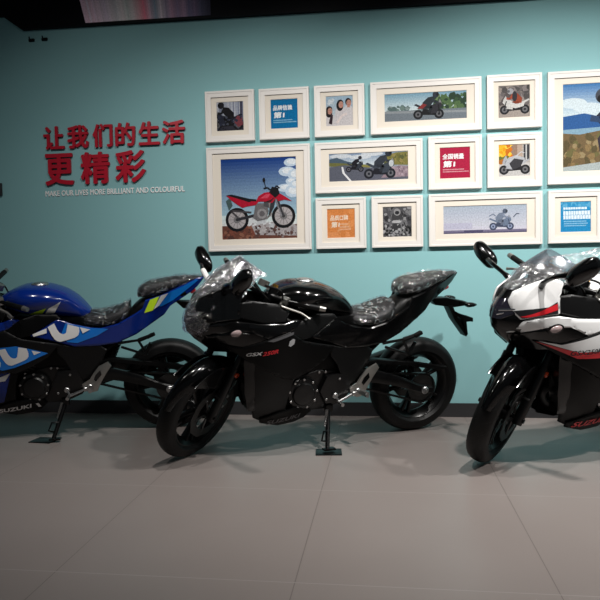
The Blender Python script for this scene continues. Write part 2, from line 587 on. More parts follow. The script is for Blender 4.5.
def motorcycle(pose, steer, label, P, num):
    x, y, hd, ln = pose
    root = empty('motorcycle', (x, y, 0), (-ln, 0, hd))
    tag(root, label, 'motorcycle', 'sport motorcycles lined up along the teal wall')
    ST = Matrix.Translation(SP) @ Matrix.Rotation(steer, 4, SA) @ Matrix.Translation(-SP)

    def add(name, bm, m, par=root, steered=False, smooth=35):
        if steered:
            xform(bm, ST)
        return link(name, bm, m, par, smooth)

    def lab(o, t):
        o['label'] = t
        return o

    # ---- wheels
    def wheel(name, cx, cz, rad, tw, rim, steered):
        bm = bmesh.new()
        h = tw / 2
        rw = h * 0.72
        lathe_y(bm, (cx, 0, cz), [(rim, -rw), (rim + .008, -rw), (rim + .010, -rw + .008), (rim - .012, -rw + .016), (rim - .022, 0), (rim - .012, rw - .016),
                                  (rim + .010, rw - .008), (rim + .008, rw), (rim, rw), (rim - .018, rw - .018), (rim - .034, 0), (rim - .018, -rw + .018)], 48)
        lathe_y(bm, (cx, 0, cz), [(.012, -.055), (.038, -.055), (.042, -.03), (.034, 0), (.042, .03), (.038, .055), (.012, .055)], 24)
        for k in range(10):
            a = 2 * pi * (k // 2) / 5 + (0.13 if k % 2 else -0.13)
            d = Vector((cos(a), 0, sin(a)))
            a0 = 2 * pi * (k // 2) / 5 + (0.05 if k % 2 else -0.05)
            p0 = Vector((cx, 0, cz)) + Vector((cos(a0), 0, sin(a0))) * .034
            p1 = Vector((cx, 0, cz)) + d * (rim - .02)
            t = (p1 - p0).normalized()
            s = Vector((-t.z, 0, t.x))
            rings = []
            for q, ww, hh in ((0, .013, .022), (.5, .010, .016), (1, .013, .024)):
                c = p0.lerp(p1, q)
                rings.append([c + s * ww * i + Vector((0, hh * j, 0)) for i, j in ((1, .6), (.6, 1), (-.6, 1), (-1, .6), (-1, -.6), (-.6, -1), (.6, -1), (1, -.6))])
            ring_strip(bm, rings)
        w = add(name, bm, M['black_metal'], root, steered)
        bm = bmesh.new()
        prof = []
        for k in range(15):
            a = pi * k / 14
            prof.append((rad - h * .78 + h * .78 * sin(a) ** .9, -h * cos(a) * (1.0 if abs(cos(a)) < .95 else .97)))
        prof = [(rim + .004, -rw * .98), (rim + .02, -h * .97)] + prof[1:-1] + [(rim + .02, h * .97), (rim + .004, rw * .98)]
        lathe_y(bm, (cx, 0, cz), prof, 72)
        # tread grooves
        for k in range(26):
            a = 2 * pi * k / 26
            for sgn in (1, -1):
                aa = a + (0.1 if sgn > 0 else 0)
                pts = []
                for q in (.18, .5, .82):
                    th = pi / 2 + sgn * q * 1.1
                    rr = rad - h * .78 + h * .78 * sin(th) ** .9 - .0005
                    b = aa + sgn * q * .16
                    pts.append((cx + rr * cos(b), -h * cos(th), cz + rr * sin(b)))
                tube(bm, pts, [.0012, .0016, .0012], 4)
        add('tyre', bm, M['rubber'], w, steered)
        return w

    fwh = wheel('front_wheel', 1.43, .30, .30, .112, .216, True)
    rwh = wheel('rear_wheel', 0, .312, .312, .142, .216, False)

    def disc(cx, cz, r, yy, par, steered, ri):
        bm = bmesh.new()
        n = 60
        rr = [r + .003 * sin(10 * 2 * pi * k / n) for k in range(n)]
        for y0 in (yy, ):
            a = [[(cx + q * cos(2 * pi * k / n), y0 + d, cz + q * sin(2 * pi * k / n)) for q, d in ((ri, -.0025), (rr[k], -.0025), (rr[k], .0025), (ri, .0025))] for k in range(n)]
            vr = [[bm.verts.new(p) for p in r_] for r_ in a]
            for k in range(n):
                for i in range(4):
                    bm.faces.new((vr[k][i], vr[k][(i + 1) % 4], vr[(k + 1) % n][(i + 1) % 4], vr[(k + 1) % n][i]))
        for k in range(5):
            a = 2 * pi * k / 5
            tube(bm, [(cx + .03 * cos(a), yy, cz + .03 * sin(a)), (cx + (ri + .01) * cos(a), yy, cz + (ri + .01) * sin(a))], .007, 6)
            disk_y(bm, (cx + ri * cos(a), yy, cz + ri * sin(a)), .009, -.002, .006, 10, .001)
        add('brake_disc', bm, M['disc'], par, steered)
    disc(1.43, .30, .142, .068, fwh, True, .095)
    disc(0, .312, .118, -.085, rwh, False, .07)
    # sprocket and chain
    bm = bmesh.new()
    lathe_y(bm, (0, .088, .312), [(.055, -.003), (.092, -.003), (.092, .003), (.055, .003)], 40)
    lathe_y(bm, (0, .08, .312), [(.015, -.01), (.06, -.01), (.055, .01), (.015, .015)], 24)
    add('sprocket', bm, M['disc'], rwh)
    bm = bmesh.new()
    cpts = []
    for k in range(13):
        a = pi / 2 + pi * k / 12
        cpts.append((.095 * cos(a), .09, .312 + .095 * sin(a)))
    for k in range(9):
        a = -pi / 2 + pi * k / 8
        cpts.append((.56 + .034 * cos(a), .09, .425 + .034 * sin(a)))
    cpts.append(cpts[0])
    rings = []
    for i, p in enumerate(cpts):
        p = Vector(p)
        c = Vector((0, .09, .312)) if i < 13 or i == len(cpts) - 1 else Vector((.56, .09, .425))
        nn = (p - c).normalized()
        rings.append([p + nn * a + Vector((0, b, 0)) for a, b in ((-.006, -.008), (.006, -.008), (.006, .008), (-.006, .008))])
    ring_strip(bm, rings, True, False)
    add('drive_chain', bm, M['engine'])
    # ---- swingarm
    bm = bmesh.new()
    for s in (1, -1):
        pts = interp([(.56, .43, .035), (.40, .435, .040), (.20, .385, .034), (.04, .325, .026), (-.06, .305, .022)], 3)
        rings = []
        for px, pz, hh in pts:
            rings.append([(px, s * (.115 + a * .016), pz + b * hh) for a, b in ((1, .7), (.6, 1), (-.6, 1), (-1, .7), (-1, -.7), (-.6, -1), (.6, -1), (1, -.7))])
        ring_strip(bm, rings)
    box(bm, (.42, 0, .44), (.07, .22, .08), bev=.015)
    sw = add('swingarm', bm, M['black_metal'])
    for s in (1, -1):
        bm = bmesh.new()
        disk_y(bm, (0, s * .13, .312), .024, 0, s * .014, 16, .003)
        disk_y(bm, (0, s * .1435, .312), .014, 0, s * .008, 6, .001)
        lab(add('axle_nut', bm, M['steel'], sw), 'steel axle nut')
    bm = bmesh.new()
    prism_y(bm, [(.50, .475), (.36, .515), (.12, .478), (-.10, .435), (-.155, .44), (-.155, .455), (-.09, .462), (.11, .502), (.36, .538), (.46, .52), (.52, .49)], .082, .128, .004)
    add('chain_guard', bm, M['satin_black'], sw)
    bm = bmesh.new()
    tube(bm, smooth_path([(.42, -.03, .46), (.38, -.02, .55), (.33, 0, .66)], 4), .032, 14)
    for k in range(7):
        lathe_rad = .042
        t = k / 6
        p = Vector((.41, -.028, .48)).lerp(Vector((.35, -.008, .62)), t)
        tube(bm, [p, p + Vector((-.006, .002, .012))], lathe_rad, 14)
    add('shock_absorber', bm, M['engine'])

    # ---- engine and frame
    bm = bmesh.new()
    prism_y(bm, [(.52, .36), (.56, .30), (.66, .255), (.90, .25), (.97, .29), (.98, .40), (.92, .47), (.74, .50), (.60, .50), (.53, .45)], -.13, .13, .02)
    prism_y(bm, [(.78, .47), (.98, .42), (1.08, .62), (.90, .70)], -.12, .12, .015)
    for k in range(6):
        t = .15 + k * .14
        p = Vector((.88, 0, .45)).lerp(Vector((.99, 0, .66)), t)
        box(bm, p, (.20, .255, .008), Matrix.Rotation(R(-25), 4, 'Y'))
    en = add('engine', bm, M['engine'])
    bm = bmesh.new()
    lathe_y(bm, (.845, .13, .375), [(.001, 0), (.098, 0), (.098, .02), (.090, .032), (.07, .036), (.062, .046), (.04, .050), (.001, .050)], 36)
    add('alternator_cover', bm, M['engine'], en)
    spots = [(.845 + .086 * cos(2 * pi * k / 9 + .2), .155, .375 + .086 * sin(2 * pi * k / 9 + .2)) for k in range(9)]
    spots += [(.74, .130, .49), (.70, .130, .49), (.90, .130, .46), (.62, .16, .45), (.70, .16, .33)]
    for q in spots:
        bm = bmesh.new()
        disk_y(bm, q, .0075, 0, .012, 6, .001)
        lab(add('cover_bolt', bm, M['steel'], en), 'small steel bolt head on the engine cover')
    bm = bmesh.new()
    prism_y(bm, [(.53, .37), (.60, .30), (.70, .30), (.74, .38), (.70, .47), (.58, .49)], .12, .165, .012)
    add('sprocket_cover', bm, M['engine'], en)
    # main frame, radiator, inner body
    bm = bmesh.new()
    for s in (1, -1):
        tube(bm, smooth_path([(1.08, s * .04, .93), (.95, s * .13, .80), (.75, s * .145, .72), (.58, s * .13, .62), (.52, s * .12, .40)], 4), .028, 12)
        tube(bm, smooth_path([(.66, s * .12, .68), (.40, s * .10, .70), (.15, s * .08, .82), (-.12, s * .05, .95)], 4), .018, 10)
        tube(bm, smooth_path([(.52, s * .12, .50), (.36, s * .10, .62), (.18, s * .08, .78)], 4), .014, 10)
    box(bm, (.72, 0, .74), (.50, .22, .16), bev=.03)
    box(bm, (.74, 0, .58), (.32, .25, .24), bev=.03)
    box(bm, (.30, 0, .77), (.36, .17, .07), Matrix.Rotation(R(14), 4, 'Y'), bev=.02)
    add('frame', bm, M['satin_black'])
    bm = bmesh.new()
    box(bm, (1.115, 0, .56), (.05, .34, .30), Matrix.Rotation(R(-18), 4, 'Y'), bev=.006)
    for k in range(12):
        p = Vector((1.145, 0, .44)).lerp(Vector((1.075, 0, .70)), k / 11)
        box(bm, (p.x + .012, 0, p.z), (.03, .30, .006), Matrix.Rotation(R(-18), 4, 'Y'))
    add('radiator', bm, M['engine'])
    bm = bmesh.new()
    box(bm, (1.21, 0, .80), (.26, .26, .18), bev=.04)
    box(bm, (1.24, 0, .93), (.12, .22, .12), bev=.03)
    add('headlight_bracket', bm, M['satin_black'])

    # ---- tank
    bm = bmesh.new()
    loft(bm, [(.495, .845, .80, .05), (.53, .885, .79, .095), (.58, .935, .795, .125), (.65, .980, .80, .155), (.74, 1.008, .81, .188), (.83, 1.015, .82, .200),
              (.90, 1.01, .84, .185), (.97, .985, .865, .140), (1.02, .955, .885, .10)], 5, 32, .70, .12)
    for v in bm.verts:    # knee scallop below the shoulder line
        if .54 < v.co.x < .90 and v.co.z < .925:
            k = sin(pi * (v.co.x - .54) / .36) * min(1, (.925 - v.co.z) / .035)
            v.co.y -= math.copysign(.026 * k, v.co.y) if abs(v.co.y) > .05 else 0
    tank = add('fuel_tank', bm, P['tank'], smooth=60)
    bm = bmesh.new()
    c = Vector((.80, 0, 1.010))
    rings = []
    for r_, h in ((.001, .014), (.036, .014), (.038, .010), (.050, .010), (.053, .006), (.053, -.01)):
        rings.append([(c.x + r_ * cos(2 * pi * k / 28), r_ * sin(2 * pi * k / 28), c.z + h) for k in range(28)])
    ring_strip(bm, rings)
    lab(add('fuel_cap', bm, M['steel'], tank), 'round metal fuel cap')
    if P.get('tank_decals'):
        from mathutils.bvhtree import BVHTree
        tm = tank.data
        bvh = BVHTree.FromPolygons([v.co for v in tm.vertices], [tuple(p.vertices) for p in tm.polygons])
        for nm, poly, mm in P['tank_decals']:
            bm = bmesh.new()
            bm.faces.new([bm.verts.new((px, 0, pz)) for px, pz in poly])
            bmesh.ops.triangulate(bm, faces=bm.faces[:])
            cut_grid(bm, .012)
            for v in bm.verts:
                hit = bvh.ray_cast(Vector((v.co.x, .6, v.co.z)), Vector((0, -1, 0)))[0]
                v.co.y = (hit.y if hit else .15) + .0025
            lab(add('decal', bm, M[mm], tank, smooth=60), nm)

    # ---- seats
    bm = bmesh.new()
    sst = [(.60, .80, .765, .055), (.55, .825, .755, .095), (.48, .828, .745, .13), (.40, .835, .745, .148), (.32, .858, .765, .145), (.27, .878, .79, .125), (.245, .892, .82, .09)]
    loft(bm, sst, 4, 24, .72)
    seat = add('rider_seat', bm, M['seat'], smooth=60)
    pst = [(.190, .955, .925, .040), (.172, .988, .922, .078), (.12, 1.016, .925, .104), (.02, 1.035, .952, .100), (-.10, 1.05, 1.0, .08), (-.19, 1.048, 1.03, .045), (-.235, 1.046, 1.037, .02)]
    bm = bmesh.new()
    loft(bm, pst, 4, 24, .72)
    pill = add('pillion_seat', bm, M['seat'], smooth=60)
    rnd = random.Random(3 + num)
    for st, par, lim in ((sst, seat, .0), (pst, pill, -1)):
        bm = bmesh.new()
        loft(bm, st, 9, 44, .72, grow=.006)
        for v in bm.verts:
            v.co += Vector((rnd.uniform(-1, 1), rnd.uniform(-1, 1), rnd.uniform(-.6, 1.4))) * .0035
            v.co.z += .006 * math.sin(60 * v.co.x + 45 * v.co.y + num) * .6
        lab(add('plastic_wrap', bm, M['film'], par, smooth=20), 'crinkled clear plastic film over the seat')

    # ---- tail unit
    bm = bmesh.new()
    loft(bm, [(.46, .76, .66, .10), (.30, .79, .66, .105), (.18, .90, .73, .098), (.05, .945, .82, .085), (-.08, .99, .90, .06), (-.19, 1.03, .975, .035), (-.24, 1.042, 1.03, .012)], 4, 20, .7)
    add('undertail', bm, M['satin_black'])
    for s in (1, -1):
        tc_ = add('tail_cowl', panel(TAIL, .004, .010, s), P['tail'])
        if s == 1:
            for di, (nm, poly, mm) in enumerate(P.get('tail_decals', [])):
                bm = bmesh.new()
                decal_poly(bm, poly, .0065 + .0008 * di, .02)
                lab(add('decal', bm, M[mm], tc_), nm)
    bm = bmesh.new()
    box(bm, (-.165, 0, .955), (.04, .06, .04), Matrix.Rotation(R(25), 4, 'Y'), bev=.012)
    tl = add('tail_light', bm, M['dark_red'])
    # licence plate bracket with rear indicators
    bm = bmesh.new()
    prism_y(bm, [(-.05, .885), (-.18, .880), (-.34, .848), (-.345, .825), (-.24, .815), (-.10, .835)], -.03, .03, .006)
    prism_y(bm, [(-.19, .83), (-.25, .735), (-.355, .615), (-.368, .635), (-.275, .745), (-.225, .83)], -.035, .035, .004)
    prism_y(bm, [(-.23, .80), (-.30, .765), (-.39, .742), (-.394, .715), (-.335, .722), (-.362, .635), (-.345, .63), (-.312, .735), (-.25, .765)], -.04, .04, .004)
    for s in (1, -1):
        tube(bm, [(-.285, s * .02, .85), (-.30, s * .10, .85)], .010, 8)
    ph = add('licence_plate_bracket', bm, M['satin_black'])
    for s in (1, -1):
        bm = bmesh.new()
        loft(bm, [(-.265, .860, .840, .014), (-.28, .866, .834, .02), (-.315, .864, .836, .02), (-.34, .856, .844, .012)], 3, 14, .8)
        for v in bm.verts:
            v.co.y += s * .115
        add('turn_signal', bm, M['gloss_black'] if s > 0 else M['gloss_black'], ph)

    # ---- fairing
    for s in (1, -1):
        chin = add('lower_cowl', panel(CHIN, 0, .012, s), M['gloss_black'])
        bl = add('side_cowl', panel(BLADE, .008, .014, s), P['blade'])
        cw = add('upper_cowl', panel(COWL, .006, .014, s), P['cowl'])
        ins = add('air_intake_panel', panel(INSET, -.010, .010, s), P['inset'])
        cov = add('frame_cover', panel(COVER, .004, .010, s), P['cover'])
        sf = add('side_fairing', panel(SIDE, .010, .016, s), P['side'])
        lf = add('lower_fairing', panel(LOWER, -.012, .012, s), P['lower'])
        bp = add('belly_pan', panel(BELLY, .004, .012, s), P['belly'])
        kn = add('knee_panel', panel(KNEE, -.002, .010, s), M['grey_plastic'])
        # vertical air duct in front of the radiator
        bm = panel([(1.215, .625), (1.165, .60), (1.172, .43), (1.145, .30), (1.175, .30), (1.205, .42)], -.004, .07, s, rnd=.003)
        add('air_duct', bm, M['gloss_black'])
        if s == 1:
            tgt = dict(lower_cowl=chin, side_cowl=bl, upper_cowl=cw, side_fairing=sf, lower_fairing=lf, belly_pan=bp, frame_cover=cov)
            offs = dict(lower_cowl=.002, side_cowl=.0105, upper_cowl=.0085, side_fairing=.0125, lower_fairing=-.0095, belly_pan=.0065, frame_cover=.0065)
            for pn, kind, nm, mm, arg in P['decals']:
                bm = bmesh.new()
                if kind == 'poly':
                    decal_poly(bm, arg, offs[pn])
                    lab(add('decal', bm, M[mm], tgt[pn], smooth=60), nm)
                elif kind == 'poly2':
                    decal_poly(bm, arg, offs[pn] + .0012)
                    lab(add('decal', bm, M[mm], tgt[pn], smooth=60), nm)
                else:
                    t, p0, p1, h, bold, sl = arg
                    decal_text(bm, t, p0, p1, h, offs[pn] + .0026, bold, sl)
                    lab(add('lettering', bm, M[mm], tgt[pn], smooth=60), nm)
        # flush indicator in the lower cowl
        bm = bmesh.new()
        cx, cz = 1.268, .770
        n = 28
        rings = []
        for r_, d in ((1.0, .004), (.93, .014), (.6, .020), (.001, .022)):
            ring = []
            for k in range(n):
                a = 2 * pi * k / n
                px = cx + (.030 * cos(a) * cos(R(-25)) - .018 * sin(a) * sin(R(-25))) * r_
                pz = cz + (.030 * cos(a) * sin(R(-25)) + .018 * sin(a) * cos(R(-25))) * r_
                ring.append((px, s * (W(px, pz) + d), pz))
            rings.append(ring)
        ring_strip(bm, rings)
        ti = add('turn_signal', bm, M['clear_lens'])
        bm = bmesh.new()
        rings = []
        for r_, d in ((1.30, .002), (1.25, .012), (1.02, .014), (1.0, .002)):
            ring = []
            for k in range(n):
                a = 2 * pi * k / n
                px = cx + (.030 * cos(a) * cos(R(-25)) - .018 * sin(a) * sin(R(-25))) * r_
                pz = cz + (.030 * cos(a) * sin(R(-25)) + .018 * sin(a) * cos(R(-25))) * r_
                ring.append((px, s * (W(px, pz) + d), pz))
            rings.append(ring)
        ring_strip(bm, rings, True, False)
        add('bezel', bm, M['gloss_black'], ti)

    # ---- nose with the headlight: surface x(y, z)
    def nose_x(yy, z):
        xs = np.interp(z, [.63, .66, .70, .75, .80, .86, .91, .95, .99], [1.36, 1.395, 1.45, 1.495, 1.503, 1.492, 1.462, 1.43, 1.385])
        return xs - 4.2 * abs(yy) ** 1.85 * (1 + .6 * max(0, .75 - z) * 4)
    bm = bmesh.new()
    zs = np.linspace(.635, .97, 16)
    rings = []
    for z in zs:
        hw = np.interp(z, [.63, .70, .78, .86, .92, .97], [.055, .095, .130, .135, .122, .10])
        ys = np.linspace(-hw, hw, 25)
        rings.append([(nose_x(a, z), a, z) for a in ys] + [(nose_x(a, z) - .03, a * .9, z) for a in ys[::-1]])
    ring_strip(bm, rings)
    nose = add('nose_cowl', bm, M['gloss_black'], smooth=50)
    bm = bmesh.new()
    rings = []
    for z in np.linspace(.80, .905, 10):
        hw = np.interp(z, [.80, .83, .86, .905], [.05, .098, .112, .085])
        rings.append([(nose_x(a, z) + .006 - .003 * (abs(a) > hw * .96), a, z) for a in np.linspace(-hw, hw, 27)])
    ring_strip(bm, rings, False)
    hl = add('headlight', bm, M['lens'], nose, smooth=50)
    for s in (1, -1):
        bm = bmesh.new()
        for zc, y0, y1, hh in ((.845, .035, .10, .005), (.822, .03, .06, .004)):
            rings = []
            for t in np.linspace(0, 1, 8):
                a = s * (y0 + (y1 - y0) * t)
                z = zc + .012 * t
                rings.append([(nose_x(a, z) + d, a, z + e) for d, e in ((.008, -hh), (.0095, 0), (.008, hh), (.003, 0))])
            ring_strip(bm, rings)
        lab(add('position_light', bm, M['chrome'], hl), 'bright silver light strip in the headlight')
    if P.get('nose_film'):
        bm = bmesh.new()
        rr = random.Random(21)
        rings = []
        for z in np.linspace(.745, .965, 20):
            hw = np.interp(z, [.74, .80, .86, .97], [.11, .145, .145, .12])
            ring = []
            for a in np.linspace(-hw, hw, 28):
                j = .004 if abs(a) < hw * .9 and z > .77 else .011
                ring.append((nose_x(a, z) + .013 + rr.uniform(-j, j), a + rr.uniform(-j, j), z + rr.uniform(-j, j)))
            rings.append(ring)
        ring_strip(bm, rings, False)
        lab(add('plastic_wrap', bm, M['nose_film'], nose, smooth=15), 'hazy clear film over the headlight')
    # ---- windscreen
    def screen_pt(u, v, gx=0.0, grow=1.0):
        c = np.array([1.435, .948]) * (1 - v) + np.array([1.195, 1.155]) * v
        bulge = .03 * sin(pi * v)
        hw = (.135 + .015 * sin(pi * min(1, v * 1.3))) * (1 - .30 * max(0, v - .55) / .45) * grow
        top = -.045 * u * u * v
        return Vector((c[0] + bulge * .6 - .17 * u * u * (1 - .35 * v) + gx, u * hw, c[1] + bulge * .6 - .035 * u * u + top + gx * .8))
    bm = bmesh.new()
    rings = [[screen_pt(u, v) for u in np.linspace(-1, 1, 25)] for v in np.linspace(0, 1, 16)]
    vr = ring_strip(bm, rings, False)
    g = bmesh.ops.solidify(bm, geom=bm.faces[:], thickness=.003)
    ws = add('windscreen', bm, M[P['screen']], smooth=60)
    bm = bmesh.new()
    ext = P.get('film_flare', .0)
    rings = []
    rr = random.Random(11 + num)
    for v in np.linspace(0.0, 1.0 + ext, 26):
        ring = []
        for u in np.linspace(-1.06, 1.06, 40):
            p = screen_pt(u, v, .008, 1.05)
            j = .0045 * (1 + 1.5 * max(0, v - .6))
            p += Vector((rr.uniform(-j, j), rr.uniform(-j, j), rr.uniform(-j, j)))
            if v > .5 and ext:
                p += Vector((-.20, 0, -.06)) * (v - .5) * ext * 3.0
            ring.append(p)
        rings.append(ring)
    ring_strip(bm, rings, False)
    lab(add('plastic_wrap', bm, M[P.get('screen_wrap', 'screen_film')], ws, smooth=15), 'loose clear film wrapped over the windscreen')
    if P.get('yellow_edge'):
        bm = bmesh.new()
        tube(bm, [screen_pt(-1.04, v, .012, 1.05) for v in np.linspace(0, .75, 10)], .006, 6)
        lab(add('edge_tape', bm, M['yellow_tape'], ws), 'yellow tape along the edge of the windscreen')
    # instrument cluster
    bm = bmesh.new()
    box(bm, (1.20, 0, 1.02), (.05, .17, .10), Matrix.Rotation(R(-35), 4, 'Y'), bev=.015)
    box(bm, (1.24, 0, .98), (.08, .10, .08), bev=.02)
    add('instrument_cluster', bm, M['satin_black'])

    # ---- fork, fender, bars
    bm = bmesh.new()
    d = SA
    for s in (1, -1):
        a0 = Vector((1.43, s * .098, .30))
        tube(bm, [a0 + d * .0 + Vector((.004, 0, -.03)), a0 + d * .05, a0 + d * .30], [.026, .028, .028], 16)
        tube(bm, [a0 + d * .30, a0 + d * .42], .021, 16)
        tube(bm, [a0 + d * .42, a0 + d * .80], .026, 16)
    tube(bm, [(1.43, -.13, .30), (1.43, .13, .30)], .013, 12)
    for t, th in ((.48, .035), (.73, .025)):
        c = Vector((1.43, 0, .30)) + d * t
        box(bm, c + Vector((-.025, 0, 0)), (.085, .25, th), Matrix.Rotation(-RAKE, 4, 'Y'), bev=.008)
    fork = add('front_fork', bm, M['black_metal'], steered=True)
    bm = bmesh.new()
    box(bm, (1.365, .088, .385), (.05, .05, .10), Matrix.Rotation(R(35), 4, 'Y'), bev=.012)
    box(bm, (1.34, .10, .42), (.03, .03, .06), Matrix.Rotation(R(35), 4, 'Y'), bev=.006)
    cal_ = add('brake_caliper', bm, M['engine'], fork, True)
    for px, pz in ((1.38, .36), (1.35, .415), (1.43, .30)):
        bm = bmesh.new()
        disk_y(bm, (px, .113, pz), .009, 0, .01, 6, .001)
        lab(add('bolt', bm, M['steel'], cal_, True), 'steel bolt head by the front axle')
    bm = bmesh.new()
    disk_y(bm, (1.315, .122, .545), .016, 0, .012, 16, .003)
    lab(add('reflector', bm, M['amber'], fork, True), 'round orange reflector on the fork')
    # front fender
    bm = bmesh.new()
    rings = []
    for k in range(25):
        a = R(22) + (R(172) - R(22)) * k / 24
        taper = min(1, .45 + 1.6 * min(k, 24 - k) / 24)
        ring = []
        for q in np.linspace(-1, 1, 15):
            yy = .078 * q * taper
            rr_ = .328 - .055 * abs(q) ** 2.2 * (1 + .3 * taper)
            ring.append((1.43 + rr_ * cos(a), yy, .30 + rr_ * sin(a)))
        rings.append(ring)
    ring_strip(bm, rings, False)
    bmesh.ops.solidify(bm, geom=bm.faces[:], thickness=.004)
    for s in (1, -1):
        pts = [(1.43 + .30 * cos(R(a)), .30 + .30 * sin(R(a))) for a in range(55, 150, 8)] + [(1.25, .42), (1.30, .36), (1.345, .40), (1.40, .47), (1.46, .49)]
        prism_y(bm, pts, s * .074, s * .082, .002)
    add('front_mudguard', bm, M['gloss_black'], fork, True)
    # handlebars
    for s in (1, -1):
        bm = bmesh.new()
        top = Vector((1.43, s * .098, .30)) + d * .735
        e = top + Vector((-.145, s * .245, .012))
        tube(bm, [top + Vector((0, -s * .03, .02)), top + Vector((0, s * .03, .02)), top + Vector((-.03, s * .08, .015)), e], [.016, .018, .011, .011], 12)
        hb = add('handlebar', bm, M['black_metal'], root, True)
        bm = bmesh.new()
        g0 = top.lerp(e, .50)
        tube(bm, [g0, g0.lerp(e, .04), g0.lerp(e, .06), e], [.020, .020, .0165, .0165], 14)
        add('grip', bm, M['rubber'], hb, True)
        bm = bmesh.new()
        tube(bm, [e, e + (e - top).normalized() * .035], [.0165, .014], 14)
        lab(add('bar_end', bm, M['alu'], hb, True), 'silver bar end weight')
        bm = bmesh.new()
        p0 = top.lerp(e, .30) + Vector((.03, 0, .0))
        box(bm, top.lerp(e, .32) + Vector((.01, 0, .008)), (.05, .05, .045), bev=.01)
        tube(bm, smooth_path([p0, p0 + Vector((.035, s * .03, 0)), top.lerp(e, .75) + Vector((.055, 0, -.03)), e + Vector((.065, -s * .01, -.055))], 4), [.007] * 12 + [.010], 8)
        lab(add('lever', bm, M['alu'], hb, True), 'silver lever')
        if s < 0:
            bm = bmesh.new()
            box(bm, top.lerp(e, .28) + Vector((.045, 0, .035)), (.05, .055, .04), bev=.01)
            add('fluid_reservoir', bm, M['satin_black'], hb, True)
    # cables around the headstock
    for a, b, c in (((1.10, .16, 1.02), (1.02, .20, .99), (.98, .12, .90)), ((1.15, .10, 1.02), (1.10, .17, .96), (1.02, .10, .88)), ((1.12, -.12, 1.02), (1.06, -.15, .98), (1.0, -.08, .88))):
        bm = bmesh.new()
        tube(bm, smooth_path([a, b, c], 6), .006, 6)
        add('cable', bm, M['satin_black'])
    for s in (1, -1):
        bm = bmesh.new()
        q = Vector((1.43, s * .098, .30)) + d * .80
        tube(bm, [q, q + d * .022], .017, 14)
        lab(add('fork_adjuster', bm, M['gold'], fork, True), 'gold fork top adjuster')
    bm = bmesh.new()
    tube(bm, [(1.06, 0, .985), (1.045, 0, 1.02)], .032, 18)
    lab(add('ignition_lock', bm, M['alu']), 'silver ignition lock')

    # ---- mirrors
    for s in (1, -1):
        bm = bmesh.new()
        tube(bm, smooth_path([(1.315, s * .12, .970), (1.335, s * .17, 1.005), (1.345, s * .25, 1.040), (1.335, s * .33, 1.062)], 4), [.016] * 4 + [.012] * 5 + [.013] * 4, 10)
        box(bm, (1.31, s * .115, .966), (.05, .03, .03), bev=.008)
        mi = add('mirror_stalk', bm, M['gloss_black'])
        if P.get('mirror_stalk_tape') and s < 0:
            bm = bmesh.new()
            tube(bm, smooth_path([(1.325, s * .145, .988), (1.336, s * .17, 1.005), (1.345, s * .25, 1.040)], 4), .0165, 10)
            lab(add('stalk_wrap', bm, M['white_decal'], mi), 'white foam wrap on the mirror stalk')
        bm = bmesh.new()
        rings = []
        for t, ry, rz in ((0, .02, .012), (.008, .070, .030), (.025, .092, .045), (.045, .096, .048), (.052, .094, .046)):
            ring = []
            for k in range(24):
                a = 2 * pi * k / 24
                cy, cz = cos(a), sin(a)
                ring.append((-t, ry * math.copysign(abs(cy) ** .75, cy), rz * math.copysign(abs(cz) ** .8, cz) + .10 * ry * cy * s))
            rings.append(ring)
        ring_strip(bm, rings)
        MM = Matrix.Translation((1.340, s * .400, 1.083)) @ Matrix.Rotation(R(16), 4, 'Z') @ Matrix.Rotation(R(32) * s, 4, 'X')
        xform(bm, MM)
        mh = add('mirror_housing', bm, M['gloss_black'], mi)

    # ---- footrests and stand
    bm = bmesh.new()
    prism_y(bm, [(.382, .528), (.362, .50), (.40, .445), (.435, .39), (.455, .335), (.50, .325), (.545, .35), (.55, .385), (.50, .41), (.478, .45), (.44, .50)], .158, .172, .003)
    fr = add('footrest_plate', bm, M['alu'])
    bm = bmesh.new()
    prism_y(bm, [(.432, .475), (.425, .445), (.462, .40), (.475, .415), (.462, .445)], .173, .176)  # black patch laid on the plate for the shaded inside of a cutout
    lab(add('dark_cutout_patch', bm, M['gloss_black'], fr), 'flat black patch for the dark of the footrest plate cutout')
    bm = bmesh.new()
    tube(bm, [(.50, .165, .365), (.49, .20, .365), (.485, .275, .37)], [.014, .012, .012], 12)
    tube(bm, [(.49, .205, .372), (.485, .27, .377)], .015, 8)
    disk_y(bm, (.50, .172, .365), .02, 0, .012, 14)
    lab(add('footrest', bm, M['steel'], fr), 'bare metal footrest')
    bm = bmesh.new()
    tube(bm, [(.53, .18, .355), (.585, .19, .335), (.63, .19, .315)], .008, 8)
    tube(bm, [(.63, .185, .315), (.63, .25, .318)], .011, 10)
    disk_y(bm, (.53, .172, .355), .015, 0, .02, 12)
    disk_y(bm, (.645, .16, .35), .018, 0, .02, 12)
    tube(bm, [(.645, .175, .35), (.62, .19, .315)], .006, 6)
    lab(add('gear_lever', bm, M['steel'], fr), 'bare metal gear lever')
    bm = bmesh.new()
    tube(bm, [(.32, .12, .635), (.19, .135, .655), (.145, .14, .575), (.14, .14, .555)], .010, 8)
    tube(bm, [(.30, .12, .61), (.15, .14, .56)], .009, 8)
    tube(bm, [(.15, .14, .56), (.13, .145, .60), (.11, .15, .64)], .011, 8)
    add('pillion_footrest_bracket', bm, M['black_metal'])
    for pz, px, py in ((.635, .175, .15),):
        bm = bmesh.new()
        tube(bm, [(.185, .135, .655), (.12, .16, .685), (.095, .165, .70)], [.014, .012, .012], 8)
        box(bm, (.105, .165, .692), (.055, .03, .022), Matrix.Rotation(R(25), 4, 'Y'), bev=.005)
        add('pillion_footrest', bm, M['rubber'])
    # kickstand: foot at floor level for this lean
    yl = .275
    foot = Vector((.725, yl, yl * math.tan(ln) + .021))
    bm = bmesh.new()
    piv = Vector((.665, .125, .262))
